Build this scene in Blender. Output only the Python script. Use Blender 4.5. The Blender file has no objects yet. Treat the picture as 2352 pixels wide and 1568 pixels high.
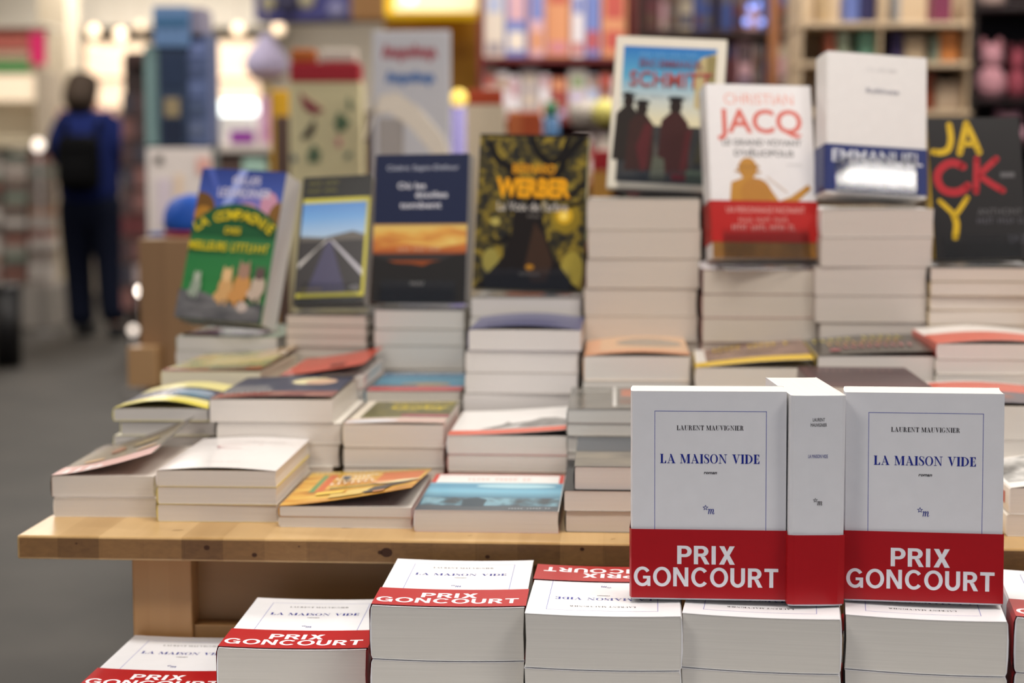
import bpy, bmesh, math, random
import numpy as np
from mathutils import Vector, Matrix
from mathutils.geometry import tessellate_polygon
random.seed(7)
SC = bpy.context.scene
COL = SC.collection
R = math.radians

# ------------------------------------------------------------------ camera, world, lights, exposure
F_PX, CAM_Z, PITCH = 3950.0, 1.07, math.atan(384 / 3950)
cam = bpy.data.objects.new('camera', bpy.data.cameras.new('camera'))
COL.objects.link(cam)
cam.location = (0, 0, CAM_Z)
cam.rotation_euler = (math.pi / 2 - PITCH, 0, 0)
cam.data.sensor_width = 36
cam.data.lens = F_PX / 2352 * 36
cam.data.clip_end = 60
cam.data.dof.use_dof = True
cam.data.dof.focus_distance = 1.55
cam.data.dof.aperture_fstop = 3.7
SC.camera = cam
SC.view_settings.view_transform = 'Standard'
SC.view_settings.look = 'None'
SC.view_settings.gamma = 1
SC.view_settings.exposure = 0.0
world = bpy.data.worlds.new('world')
SC.world = world
world.use_nodes = True
world.node_tree.nodes['Background'].inputs[0].default_value = (0.68, 0.77, 1.0, 1)
world.node_tree.nodes['Background'].inputs[1].default_value = 0.38

CEIL = 3.1
LAMPS = []


def area(x, y, sx, sy, power, col=(1, 0.95, 0.885)):
    l = bpy.data.lights.new('ceiling_light', 'AREA')
    l.shape = 'RECTANGLE'
    l.size, l.size_y, l.energy, l.color = sx, sy, power, col
    o = bpy.data.objects.new('ceiling_light_glow', l)
    o.location = (x, y, CEIL - 0.06)
    COL.objects.link(o)
    LAMPS.append((x, y, sx, sy))


area(0.1, 1.55, 1.2, 0.5, 44)
area(-1.5, 0.3, 1.2, 0.5, 30)
area(1.7, 0.3, 1.2, 0.5, 30)
area(3.22, -1.97, 0.52, 0.22, 15)
area(0.3, 5.3, 1.2, 0.4, 40)  # unseen lamp added to brighten the red bookcase
for ly in (4.6, 7.4, 10.2, 13.0):
    for lx in (-2.6, 1.6):
        area(lx, ly, 1.2, 0.5, 60 if ly < 9 else 75)
area(-3.0, 14.9, 2.4, 0.4, 24)  # unseen wash lamp added to lift the bulkhead and far end


# ------------------------------------------------------------------ helpers
def lin(c):
    if isinstance(c, str):
        c = c.lstrip('#')
        c = [int(c[i:i + 2], 16) for i in (0, 2, 4)]
    return tuple((v / 255 / 12.92) if v / 255 <= 0.04045 else ((v / 255 + 0.055) / 1.055) ** 2.4 for v in c)


MATS = {}


def nodes(name):
    m = bpy.data.materials.new(name)
    m.use_nodes = True
    nt = m.node_tree
    return m, nt, nt.nodes['Principled BSDF']


def mat(c, rough=0.5, spec=0.4, metal=0.0, coat=0.0):
    """a plain paper, plastic or paint of one colour with a faint fibre mottling"""
    key = ('p', c if isinstance(c, str) else tuple(c), rough, spec, metal, coat)
    if key in MATS:
        return MATS[key]
    m, nt, b = nodes('paint')
    l = lin(c)
    n = nt.nodes.new('ShaderNodeTexNoise')
    n.inputs['Scale'].default_value = 60
    n.inputs['Detail'].default_value = 3
    tc = nt.nodes.new('ShaderNodeTexCoord')
    nt.links.new(tc.outputs['Object'], n.inputs['Vector'])
    r = nt.nodes.new('ShaderNodeValToRGB')
    r.color_ramp.elements[0].color = (*[v * 0.955 for v in l], 1)
    r.color_ramp.elements[1].color = (*[min(1, v * 1.03) for v in l], 1)
    nt.links.new(n.outputs['Fac'], r.inputs['Fac'])
    nt.links.new(r.outputs['Color'], b.inputs['Base Color'])
    b.inputs['Roughness'].default_value = rough
    b.inputs['Specular IOR Level'].default_value = spec * .75
    b.inputs['Metallic'].default_value = metal
    b.inputs['Coat Weight'].default_value = coat
    b.inputs['Coat Roughness'].default_value = 0.12
    MATS[key] = m
    return m


def noise_mat(name, cols, scale=(20, 20, 20), rough=0.4, detail=4, coat=0.0, dist=0.0):
    """printed picture texture: noise through a colour ramp. cols = [(pos, colour), ...]"""
    key = ('n', name)
    if key in MATS:
        return MATS[key]
    m, nt, b = nodes(name)
    tc = nt.nodes.new('ShaderNodeTexCoord')
    mp = nt.nodes.new('ShaderNodeMapping')
    mp.inputs['Scale'].default_value = scale
    n = nt.nodes.new('ShaderNodeTexNoise')
    n.inputs['Scale'].default_value = 1
    n.inputs['Detail'].default_value = detail
    n.inputs['Distortion'].default_value = dist
    r = nt.nodes.new('ShaderNodeValToRGB')
    el = r.color_ramp.elements
    while len(el) < len(cols):
        el.new(0.5)
    for e, (p, c) in zip(el, cols):
        e.position = p
        e.color = (*lin(c), 1)
    nt.links.new(tc.outputs['Object'], mp.inputs['Vector'])
    nt.links.new(mp.outputs['Vector'], n.inputs['Vector'])
    nt.links.new(n.outputs['Fac'], r.inputs['Fac'])
    nt.links.new(r.outputs['Color'], b.inputs['Base Color'])
    b.inputs['Roughness'].default_value = rough
    b.inputs['Coat Weight'].default_value = coat
    MATS[key] = m
    return m


def ramp_mat(name, cols, axis='Y', lo=0.0, hi=0.2, rough=0.4, coat=0.0):
    """printed colour blend along one axis of the book"""
    key = ('g', name)
    if key in MATS:
        return MATS[key]
    m, nt, b = nodes(name)
    tc = nt.nodes.new('ShaderNodeTexCoord')
    s = nt.nodes.new('ShaderNodeSeparateXYZ')
    mr = nt.nodes.new('ShaderNodeMapRange')
    mr.inputs['From Min'].default_value = lo
    mr.inputs['From Max'].default_value = hi
    r = nt.nodes.new('ShaderNodeValToRGB')
    el = r.color_ramp.elements
    while len(el) < len(cols):
        el.new(0.5)
    for e, (p, c) in zip(el, cols):
        e.position = p
        e.color = (*lin(c), 1)
    nt.links.new(tc.outputs['Object'], s.inputs[0])
    nt.links.new(s.outputs[axis], mr.inputs['Value'])
    nt.links.new(mr.outputs['Result'], r.inputs['Fac'])
    nt.links.new(r.outputs['Color'], b.inputs['Base Color'])
    b.inputs['Roughness'].default_value = rough
    b.inputs['Coat Weight'].default_value = coat
    MATS[key] = m
    return m


def page_mat(c, wavy=1.0):
    key = ('pg', c)
    if key in MATS:
        return MATS[key]
    m, nt, b = nodes('page_edges')
    tc = nt.nodes.new('ShaderNodeTexCoord')
    mp = nt.nodes.new('ShaderNodeMapping')
    mp.inputs['Scale'].default_value = (9, 9, 1700)
    n = nt.nodes.new('ShaderNodeTexNoise')
    n.inputs['Scale'].default_value = 1
    n.inputs['Detail'].default_value = 2
    n.inputs['Distortion'].default_value = 0.3
    r = nt.nodes.new('ShaderNodeValToRGB')
    l = lin(c)
    g = sum(l) / 3
    l = [min(.86, (v * .62 + g * .38) * 1.10) for v in l]
    r.color_ramp.elements[0].position = 0.25
    r.color_ramp.elements[1].position = 0.75
    r.color_ramp.elements[0].color = (*[v * 0.94 for v in l], 1)
    r.color_ramp.elements[1].color = (*[min(1, v * 1.03) for v in l], 1)
    bp = nt.nodes.new('ShaderNodeBump')
    bp.inputs['Strength'].default_value = 0.12
    bp.inputs['Distance'].default_value = 0.0003
    nt.links.new(tc.outputs['Object'], mp.inputs['Vector'])
    nt.links.new(mp.outputs['Vector'], n.inputs['Vector'])
    nt.links.new(n.outputs['Fac'], r.inputs['Fac'])
    nt.links.new(r.outputs['Color'], b.inputs['Base Color'])
    nt.links.new(n.outputs['Fac'], bp.inputs['Height'])
    nt.links.new(bp.outputs['Normal'], b.inputs['Normal'])
    b.inputs['Roughness'].default_value = 0.75
    b.inputs['Specular IOR Level'].default_value = 0.15
    MATS[key] = m
    return m


def wood_mat(name, dark, light, strip=0.0425, axis=0, grain=(60, 2.5, 60), rough=0.32):
    key = ('w', name)
    if key in MATS:
        return MATS[key]
    m, nt, b = nodes(name)
    N, L = nt.nodes.new, nt.links.new
    tc = N('ShaderNodeTexCoord')
    s = N('ShaderNodeSeparateXYZ')
    L(tc.outputs['Object'], s.inputs[0])
    dv = N('ShaderNodeMath'); dv.operation = 'DIVIDE'; dv.inputs[1].default_value = strip
    fl = N('ShaderNodeMath'); fl.operation = 'FLOOR'
    L(s.outputs[axis], dv.inputs[0]); L(dv.outputs[0], fl.inputs[0])
    wn = N('ShaderNodeTexWhiteNoise'); wn.noise_dimensions = '1D'
    L(fl.outputs[0], wn.inputs['W'])
    mp = N('ShaderNodeMapping'); mp.inputs['Scale'].default_value = grain
    L(tc.outputs['Object'], mp.inputs['Vector'])
    n = N('ShaderNodeTexNoise'); n.inputs['Scale'].default_value = 1; n.inputs['Detail'].default_value = 6; n.inputs['Distortion'].default_value = 0.8
    L(mp.outputs['Vector'], n.inputs['Vector'])
    ad = N('ShaderNodeMath'); ad.operation = 'MULTIPLY_ADD'; ad.inputs[1].default_value = 0.38
    mu = N('ShaderNodeMath'); mu.operation = 'MULTIPLY'; mu.inputs[1].default_value = 0.42
    L(n.outputs['Fac'], mu.inputs[0]); L(wn.outputs['Value'], ad.inputs[0]); L(mu.outputs[0], ad.inputs[2])
    r = N('ShaderNodeValToRGB')
    r.color_ramp.elements[0].position = 0.12
    r.color_ramp.elements[1].position = 0.85
    r.color_ramp.elements[0].color = (*lin(dark), 1)
    r.color_ramp.elements[1].color = (*lin(light), 1)
    L(ad.outputs[0], r.inputs['Fac']); L(r.outputs['Color'], b.inputs['Base Color'])
    b.inputs['Roughness'].default_value = rough
    MATS[key] = m
    return m


def glow_mat(c, strength):
    key = ('e', c if isinstance(c, str) else tuple(c), strength)
    if key in MATS:
        return MATS[key]
    m, nt, b = nodes('lamp_and_panel_glow')
    b.inputs['Base Color'].default_value = (*lin(c), 1)
    b.inputs['Emission Color'].default_value = (*lin(c), 1)
    b.inputs['Emission Strength'].default_value = strength
    MATS[key] = m
    return m


def clear_mat():
    if 'clear' in MATS:
        return MATS['clear']
    m = bpy.data.materials.new('clear_acrylic')
    m.use_nodes = True
    nt = m.node_tree
    nt.nodes.clear()
    N, L = nt.nodes.new, nt.links.new
    out, mx, t, g, fr = N('ShaderNodeOutputMaterial'), N('ShaderNodeMixShader'), N('ShaderNodeBsdfTransparent'), N('ShaderNodeBsdfGlossy'), N('ShaderNodeFresnel')
    t.inputs['Color'].default_value = (0.985, 0.988, 0.99, 1)
    g.inputs['Roughness'].default_value = 0.03
    fr.inputs['IOR'].default_value = 1.3
    L(fr.outputs[0], mx.inputs[0]); L(t.outputs[0], mx.inputs[1]); L(g.outputs[0], mx.inputs[2]); L(mx.outputs[0], out.inputs[0])
    MATS['clear'] = m
    return m


class MB:
    """collects faces with a material each; build() links them as ONE mesh object"""

    def __init__(s):
        s.v, s.f, s.m, s.mats, s.sm = [], [], [], [], []

    def mi(s, m):
        if m not in s.mats:
            s.mats.append(m)
        return s.mats.index(m)

    def add(s, vs, fs, m, smooth=False):
        o = len(s.v)
        s.v += [tuple(v) for v in vs]
        i = s.mi(m)
        for f in fs:
            s.f.append([o + k for k in f]); s.m.append(i); s.sm.append(smooth)

    def box(s, x0, x1, y0, y1, z0, z1, m, rot=None, bev=0.0):
        if bev > 0:
            bm = bmesh.new()
            bmesh.ops.create_cube(bm, size=1)
            for v in bm.verts:
                v.co = Vector(((x0 + x1) / 2 + v.co.x * (x1 - x0), (y0 + y1) / 2 + v.co.y * (y1 - y0), (z0 + z1) / 2 + v.co.z * (z1 - z0)))
            bmesh.ops.bevel(bm, geom=bm.edges[:], offset=bev, segments=2, affect='EDGES', profile=0.5)
            bm.verts.index_update()
            vs = [v.co.copy() for v in bm.verts]
            fs = [[v.index for v in f.verts] for f in bm.faces]
            bm.free()
        else:
            vs = [Vector(p) for p in ((x0, y0, z0), (x1, y0, z0), (x1, y1, z0), (x0, y1, z0), (x0, y0, z1), (x1, y0, z1), (x1, y1, z1), (x0, y1, z1))]
            fs = [(0, 3, 2, 1), (4, 5, 6, 7), (0, 1, 5, 4), (1, 2, 6, 5), (2, 3, 7, 6), (3, 0, 4, 7)]
        if rot is not None:
            vs = [rot @ v for v in vs]
        s.add(vs, fs, m)

    def lathe(s, prof, c, m, n=20, axis='Z', sx=1.0, sy=1.0):
        vs, fs = [], []
        for r, z in prof:
            for k in range(n):
                a = 2 * math.pi * k / n
                p = (r * math.cos(a) * sx, r * math.sin(a) * sy, z)
                if axis == 'Y':
                    p = (p[0], z, p[1])
                elif axis == 'X':
                    p = (z, p[0], p[1])
                vs.append((c[0] + p[0], c[1] + p[1], c[2] + p[2]))
        for i in range(len(prof) - 1):
            for k in range(n):
                a, b = i * n + k, i * n + (k + 1) % n
                fs.append((a, b, b + n, a + n))
        fs.append(list(range(n))[::-1])
        fs.append([(len(prof) - 1) * n + k for k in range(n)])
        s.add(vs, fs, m, True)

    def tube(s, pts, r, m, n=8):
        vs, fs = [], []
        for i, p in enumerate(pts):
            p = Vector(p)
            d = (Vector(pts[min(i + 1, len(pts) - 1)]) - Vector(pts[max(i - 1, 0)])).normalized()
            a = d.orthogonal().normalized()
            b = d.cross(a)
            rr = r[i] if isinstance(r, (list, tuple)) else r
            for k in range(n):
                t = 2 * math.pi * k / n
                vs.append(p + (a * math.cos(t) + b * math.sin(t)) * rr)
        for i in range(len(pts) - 1):
            for k in range(n):
                a, b = i * n + k, i * n + (k + 1) % n
                fs.append((a, b, b + n, a + n))
        fs.append(list(range(n))[::-1]); fs.append([(len(pts) - 1) * n + k for k in range(n)])
        s.add(vs, fs, m, True)

    def mesh(s, name):
        me = bpy.data.meshes.new(name)
        me.from_pydata(s.v, [], s.f)
        for m in s.mats:
            me.materials.append(m)
        me.polygons.foreach_set('material_index', s.m)
        me.polygons.foreach_set('use_smooth', s.sm)
        me.update()
        return me

    def build(s, name, parent=None):
        return link(name, s.mesh(name), parent)


def link(name, data, parent=None):
    o = bpy.data.objects.new(name, data)
    COL.objects.link(o)
    if parent is not None:
        o.parent = parent
    return o


def tag(o, label=None, cat=None, group=None, kind=None):
    for k, v in (('label', label), ('category', cat), ('group', group), ('kind', kind)):
        if v:
            o[k] = v
    return o


def empty(name, loc=(0, 0, 0), rot=None, label=None, cat=None, group=None):
    o = bpy.data.objects.new(name, None)
    o.empty_display_size = 0.02
    COL.objects.link(o)
    o.location = loc
    if rot is not None:
        o.rotation_euler = rot.to_euler() if isinstance(rot, Matrix) else rot
    return tag(o, label, cat, group)


def at(px, py, Y):
    """the point at depth Y seen at this place of the 2352 x 1568 photograph"""
    a, u = (px - 1176) / F_PX, -(py - 784) / F_PX
    d = Vector((a, math.cos(PITCH) + u * math.sin(PITCH), -math.sin(PITCH) + u * math.cos(PITCH)))
    return Vector((0, 0, CAM_Z)) + d * (Y / d.y)


ORD = ['first', 'second', 'third', 'fourth', 'fifth', 'sixth', 'seventh', 'eighth', 'ninth', 'tenth', 'eleventh', 'twelfth',
       'thirteenth', 'fourteenth', 'fifteenth', 'sixteenth', 'seventeenth', 'eighteenth', 'nineteenth', 'twentieth']

# ------------------------------------------------------------------ lettering: triangles in 2D
_txt = {}


def raw_text(s, bold):
    if (s, bold) not in _txt:
        cu = bpy.data.curves.new('t', 'FONT')
        cu.body = s
        cu.size = 1
        cu.offset = bold
        cu.resolution_u = 3
        o = bpy.data.objects.new('t', cu)
        COL.objects.link(o)
        dg = bpy.context.evaluated_depsgraph_get()
        me = bpy.data.meshes.new_from_object(o.evaluated_get(dg))
        v = [(p.co.x, p.co.y) for p in me.vertices]
        f = [list(p.vertices) for p in me.polygons]
        bpy.data.objects.remove(o); bpy.data.curves.remove(cu); bpy.data.meshes.remove(me)
        _txt[(s, bold)] = (v, f)
    return _txt[(s, bold)]


def text2d(s, cx, base, cap, width=None, bold=0.0, shear=0.0, align='C'):
    v, f = raw_text(s, bold)
    if not v:
        return [], []
    hv, _ = raw_text('H', bold)
    h0 = min(p[1] for p in hv); H = max(p[1] for p in hv) - h0
    x0 = min(p[0] for p in v); x1 = max(p[0] for p in v)
    k = cap / H
    kx = width / (x1 - x0) if width else k
    w = (x1 - x0) * kx
    off = {'C': cx - w / 2, 'L': cx, 'R': cx - w}[align]
    return [(off + (p[0] - x0) * kx + (p[1] - h0) * k * shear, base + (p[1] - h0) * k) for p in v], f


def tess(polys):
    """[outer, hole, ...] -> verts, triangles"""
    flat = [p for q in polys for p in q]
    tri = tessellate_polygon([[Vector((x, y, 0)) for x, y in q] for q in polys])
    return flat, [list(t) for t in tri]


def ell(cx, cy, rx, ry, n=28, a0=0.0, a1=360.0):
    full = abs(a1 - a0) >= 360
    m = n if full else n + 1
    return [(cx + rx * math.cos(R(a0 + (a1 - a0) * i / n)), cy + ry * math.sin(R(a0 + (a1 - a0) * i / n))) for i in range(m)]


def ribbon(pts, ws, sub=5, cap_round=False):
    """a stroke of varying width through points, as quads"""
    P = [Vector((p[0], p[1])) for p in pts]
    if isinstance(ws, (int, float)):
        ws = [ws] * len(P)
    if len(P) > 2:
        Q, W = [], []
        for i in range(len(P) - 1):
            p0, p1, p2, p3 = P[max(i - 1, 0)], P[i], P[i + 1], P[min(i + 2, len(P) - 1)]
            for k in range(sub):
                t = k / sub
                Q.append(0.5 * ((2 * p1) + (p2 - p0) * t + (2 * p0 - 5 * p1 + 4 * p2 - p3) * t * t + (3 * p1 - p0 - 3 * p2 + p3) * t ** 3))
                W.append(ws[i] * (1 - t) + ws[i + 1] * t)
        Q.append(P[-1]); W.append(ws[-1])
    else:
        Q, W = P, list(ws)
    v, f = [], []
    for i, p in enumerate(Q):
        d = (Q[min(i + 1, len(Q) - 1)] - Q[max(i - 1, 0)]).normalized()
        n = Vector((-d.y, d.x)) * W[i] / 2
        v += [tuple(p + n), tuple(p - n)]
    f = [[2 * i, 2 * i + 1, 2 * i + 3, 2 * i + 2] for i in range(len(Q) - 1)]
    if cap_round:
        for p, w in ((Q[0], W[0]), (Q[-1], W[-1])):
            o = len(v)
            e = ell(p.x, p.y, w / 2, w / 2, 12)
            v += e
            f.append(list(range(o, o + 12)))
    return v, f


def didone(s, cx, base, cap, width):
    """fat-face serif capitals with hairlines, drawn letter by letter"""
    T, h = 0.21, 0.06
    rc = lambda x0, y0, x1, y1: [[(x0, y0), (x1, y0), (x1, y1), (x0, y1)]]
    st = lambda x, y0=0, y1=1: rc(x, y0, x + T, y1)
    G = {}
    G['L'] = (0.68, [st(.08), rc(0, 0, .33, h), rc(0, 1 - h, .33, 1), rc(.25, 0, .62, h), [[(.62, 0), (.62, .31), (.585, .31), (.46, h), (.46, 0)]]])
    G['A'] = (0.86, [[[(.28, 1), (.43, 1), (.77, h), (.56, h)]], [[(.10, h), (.15, h), (.385, .86), (.36, .92)]], rc(.18, .29, .58, .33), rc(0, 0, .25, h), rc(.46, 0, .85, h)])
    G['M'] = (1.06, [rc(.10, 0, .145, 1), rc(0, 0, .25, h), [[(.06, 1), (.26, 1), (.53, .24), (.49, 0), (.44, 0)]], [[(.46, 0), (.50, 0), (.80, 1), (.76, 1)]], st(.76), rc(.68, 0, 1.02, h), rc(0, 1 - h, .2, 1), rc(.76, 1 - h, 1.02, 1)])
    G['I'] = (0.36, [st(.08), rc(0, 0, .33, h), rc(0, 1 - h, .33, 1)])
    G['O'] = (0.84, [[ell(.41, .5, .40, .515), ell(.41, .5, .235, .475)]])
    G['N'] = (0.90, [rc(.12, 0, .165, 1), rc(0, 0, .29, h), [[(.04, 1), (.25, 1), (.73, .12), (.73, 0), (.66, 0), (.13, .9)]], rc(.69, 0, .73, 1), rc(.56, 1 - h, .86, 1), rc(0, 1 - h, .2, 1)])
    G['V'] = (0.84, [[[(.08, 1), (.28, 1), (.49, .2), (.43, 0), (.38, 0)]], [[(.39, 0), (.43, 0), (.73, 1), (.685, 1)]], rc(0, 1 - h, .38, 1), rc(.57, 1 - h, .84, 1)])
    half = ell(.25, .5, .55, .5, 20, -90, 90) + ell(.25, .5, .37, .46, 20, 90, -90)
    G['D'] = (0.84, [st(.08), rc(0, 0, .27, h), rc(0, 1 - h, .27, 1), [half]])
    G['E'] = (0.68, [st(.08), rc(0, 0, .6, h), rc(0, 1 - h, .58, 1), rc(.25, .48, .46, .52), rc(.44, .35, .475, .65), [[(.6, 0), (.6, .31), (.565, .31), (.44, h), (.44, 0)]], [[(.58, 1), (.58, .72), (.545, .72), (.44, 1 - h), (.44, 1)]]])
    arc = ell(.41, .5, .40, .515, 24, 52, 318) + ell(.41, .5, .235, .475, 24, 318, 52)
    G['G'] = (0.88, [[arc], rc(.64, .66, .67, 1), [[(.53, .06), (.70, .14), (.70, .42), (.53, .42)]], rc(.44, .40, .80, .44)])
    bowl = ell(.25, .745, .37, .255, 16, -90, 90) + ell(.25, .745, .20, .215, 16, 90, -90)
    G['R'] = (0.84, [st(.08), rc(0, 0, .33, h), rc(0, 1 - h, .27, 1), [bowl]])
    G['T'] = (0.74, [st(.28), rc(.18, 0, .56, h), rc(.02, 1 - h, .71, 1), [[(.02, 1), (.02, .68), (.055, .68), (.16, 1 - h)]], [[(.71, 1), (.71, .68), (.675, .68), (.57, 1 - h)]]])
    ub = ell(.395, .30, .295, .315, 18, 180, 360) + ell(.45, .30, .20, .265, 18, 360, 180)
    G['U'] = (0.86, [st(.10, .29, 1), rc(.655, .29, .69, 1), [ub], rc(0, 1 - h, .37, 1), rc(.54, 1 - h, .82, 1)])
    V, Fc, x = [], [], 0.0

    def push(v, f, dx):
        o = len(V)
        V.extend((a + dx, b) for a, b in v)
        Fc.extend([[o + k for k in q] for q in f])
    for ch in s:
        if ch == ' ':
            x += 0.42
            continue
        if ch == 'S':
            push(*ribbon([(.50, .80), (.44, .93), (.28, .985), (.14, .91), (.12, .74), (.25, .585), (.40, .455), (.48, .27), (.43, .09), (.28, .015), (.13, .07), (.06, .22)],
                         [.03, .04, .04, .10, .15, .18, .18, .15, .10, .04, .04, .03], 3), x)
            push(*tess(rc(.495, .70, .53, .98)), x); push(*tess(rc(.03, .02, .065, .33)), x)
            x += .63
            continue
        adv, parts = G[ch]
        for p in parts:
            push(*tess(p), x)
        if ch == 'R':
            push(*ribbon([(.40, .50), (.52, .36), (.56, .14), (.62, .03), (.76, .05)], [.10, .16, .16, .12, .03], 4), x)
        x += adv + 0.05
    x -= 0.05
    kx = width / x
    return [(cx - width / 2 + a * kx, base + b * cap) for a, b in V], Fc


def grotesque(s, cx, base, cap, width):
    """heavy sans capitals drawn letter by letter"""
    rc = lambda x0, y0, x1, y1: [[(x0, y0), (x1, y0), (x1, y1), (x0, y1)]]
    ring = lambda x, y, ro, so, ri, si, a0, a1: [ell(x, y, ro, so, 26, a0, a1) + ell(x, y, ri, si, 26, a1, a0)]
    bowl = lambda y, q: [[(.21, y + q), (.40, y + q)] + ell(.40, y, .325, q, 14, 88, -88) + [(.40, y - q), (.21, y - q), (.21, y - q + .165), (.38, y - q + .165)] + ell(.38, y, .125, q - .165, 12, -88, 88) + [(.38, y + q - .165), (.21, y + q - .165)]]
    G = {'P': (.77, [rc(0, 0, .21, 1), bowl(.69, .31)]),
         'R': (.82, [rc(0, 0, .21, 1), bowl(.71, .29), [[(.33, .42), (.555, .42), (.78, 0), (.545, 0)]]]),
         'I': (.31, [rc(0, 0, .21, 1)]),
         'X': (.80, [[[(.01, 1), (.265, 1), (.395, .70), (.525, 1), (.78, 1), (.525, .51), (.79, 0), (.535, 0), (.395, .31), (.255, 0), (0, 0), (.265, .51)]]]),
         'G': (.98, [ring(.47, .5, .47, .52, .27, .355, 36, 300), rc(.50, .385, .90, .535), [[(.705, .05), (.74, .085), (.74, 0), (.90, 0), (.90, .385), (.715, .385), (.70, .29), (.605, .193)]]]),
         'O': (1.03, [[ell(.485, .5, .485, .52, 36), ell(.485, .5, .285, .355, 36)]]),
         'N': (.91, [[[(0, 0), (0, 1), (.215, 1), (.62, .33), (.62, 1), (.815, 1), (.815, 0), (.60, 0), (.195, .67), (.195, 0)]]]),
         'C': (.95, [ring(.47, .5, .47, .52, .27, .355, 38, 322)]),
         'U': (.88, [rc(0, .36, .21, 1), rc(.575, .36, .785, 1), ring(.3925, .36, .3925, .38, .1825, .2, 180, 360)]),
         'T': (.74, [rc(0, .825, .74, 1), rc(.265, 0, .475, .825)])}
    V, Fc, x = [], [], 0.0
    for ch in s:
        for p in G[ch][1]:
            v, f = tess(p)
            o = len(V)
            V.extend((a + x, b) for a, b in v)
            Fc.extend([[o + k for k in q] for q in f])
        x += G[ch][0] + (.06 if ch not in 'T' else .02)
    x -= .06
    kx = width / max(a for a, _ in V)
    return [(cx - width / 2 + a * kx, base + b * cap) for a, b in V], Fc


# ------------------------------------------------------------------ books
class Book:
    """a paperback: page block and cover; x across (spine at -w/2), y from tail to head, z from back cover to front cover"""

    def __init__(s, w, h, t, cover='#ece8e2', spine=None, pages='#d9cfc0', inside='#efe9e0', art=(), lift=(0, 0), power=2.0, bow=(0, 0), rough=0.38, coat=0.0, spine_art=(), gap=0.00003, base=None):
        s.w, s.h, s.t = w, h, t
        s.lift, s.power, s.bow = lift, power, bow
        th = 0.0004
        s.th = th
        cm = base or (mat(cover, rough, 0.4, 0, coat) if isinstance(cover, str) else cover)
        s.rough, s.coat = rough, coat
        sp = mat(spine, rough, 0.4, 0, coat) if isinstance(spine, str) else (spine or cm)
        im = mat(inside, 0.6)
        b = MB()
        # page block with slightly rounded spine corners
        x0, x1, y0, y1, z0, z1 = -w / 2 + th, w / 2 - 0.0004, 0.0004, h - 0.0004, th, t - th
        c = 0.0012
        prof = [(x0 + c, z0), (x1, z0), (x1 - 0.0008, (z0 + z1) / 2), (x1, z1), (x0 + c, z1), (x0, z1 - c), (x0, z0 + c)]
        n = len(prof)
        vs = [(x, y0, z) for x, z in prof] + [(x, y1, z) for x, z in prof]
        fs = [list(range(n)), list(range(n, 2 * n))[::-1]] + [[i + n, (i + 1) % n + n, (i + 1) % n, i] for i in range(n)]
        b.add(vs, fs, page_mat(pages))
        s.pages = b.mesh('page_block')
        s.plain = s.cover_mesh(cm, sp, im, (), (), gap, False)
        s.art = s.cover_mesh(cm, sp, im, art, spine_art, gap, True) if (art or spine_art or any(lift) or any(bow)) else s.plain

    def z(s, x, y):
        k = min(1, max(0, (x + s.w / 2) / s.w)); v = y / s.h
        return s.t + (s.lift[0] * (1 - v) + s.lift[1] * v) * k ** s.power + (s.bow[0] * (1 - v) + s.bow[1] * v) * math.sin(math.pi * k)

    def cover_mesh(s, cm, sp, im, art, spine_art, gap, shaped):
        w, h, t, th = s.w, s.h, s.t, s.th
        zf = s.z if shaped else (lambda x, y: t)
        nx, ny = (14, 10) if shaped and (any(s.lift) or any(s.bow)) else (2, 2)
        b = MB()
        # outer skin columns: back (fore-edge to spine), spine, front (spine to fore-edge)
        cols = [('b', w / 2), ('b', -w / 2 + 0.001), ('s', 0.06), ('s', 0.35), ('s', 0.65), ('s', 0.94)] + [('f', -w / 2 + 0.001 + (w - 0.001) * i / nx) for i in range(nx + 1)]

        def pt(c, y, inner):
            k, q = c
            if k == 'b':
                return (q if not inner or q > 0 else q + th, y, th if inner else 0.0)
            if k == 's':
                return (-w / 2 - (0 if inner else 0.0012 * math.sin(math.pi * q)) + (th if inner else 0), y, min(max(q * t, th if inner else 0), t - th if inner else t))
            return (q if not inner or q > 0 else max(q, -w / 2 + 0.0016), y, zf(q, y) - (th if inner else 0))
        nc = len(cols)
        vs = [pt(c, h * j / ny, inn) for inn in (0, 1) for j in range(ny + 1) for c in cols]
        o2 = nc * (ny + 1)
        for j in range(ny):
            for i in range(nc - 1):
                a = j * nc + i
                m = sp if 1 <= i <= 5 else cm
                b.m.append(b.mi(m)); b.f.append([a, a + nc, a + nc + 1, a + 1]); b.sm.append(False)
                b.m.append(b.mi(im)); b.f.append([o2 + a, o2 + a + 1, o2 + a + nc + 1, o2 + a + nc]); b.sm.append(False)
        for j in range(ny):
            for i in (0, nc - 1):
                a = j * nc + i
                q = [a, o2 + a, o2 + a + nc, a + nc]
                b.m.append(b.mi(cm)); b.f.append(q if i == 0 else q[::-1]); b.sm.append(False)
        for i in range(nc - 1):
            for j in (0, ny):
                a = j * nc + i
                q = [a, a + 1, o2 + a + 1, o2 + a]
                b.m.append(b.mi(cm)); b.f.append(q if j == 0 else q[::-1]); b.sm.append(False)
        b.v = vs
        for lay, (kind, *a) in enumerate(art):
            put(b, kind, a, s, lambda x, y, g=gap * (lay + 1) + (.00012 if nx > 2 else 0): (x, y, zf(x, y) + g), shaped and (any(s.lift) or any(s.bow)))
        for lay, (kind, *a) in enumerate(spine_art):   # spine: u from back cover (0) to front cover (t) seen facing the spine, v up
            put(b, kind, a, s, lambda u, y, g=gap * (lay + 1) + 0.0013: (-w / 2 - g, y, u), False)
        return b.mesh('cover')

    def place(s, name, loc, rot, label, group, art=True, cat='book'):
        e = empty(name, loc, rot, label, cat, group)
        link('page_block', s.pages, e)
        c = link('cover', s.art if art else s.plain, e)
        return e


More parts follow.
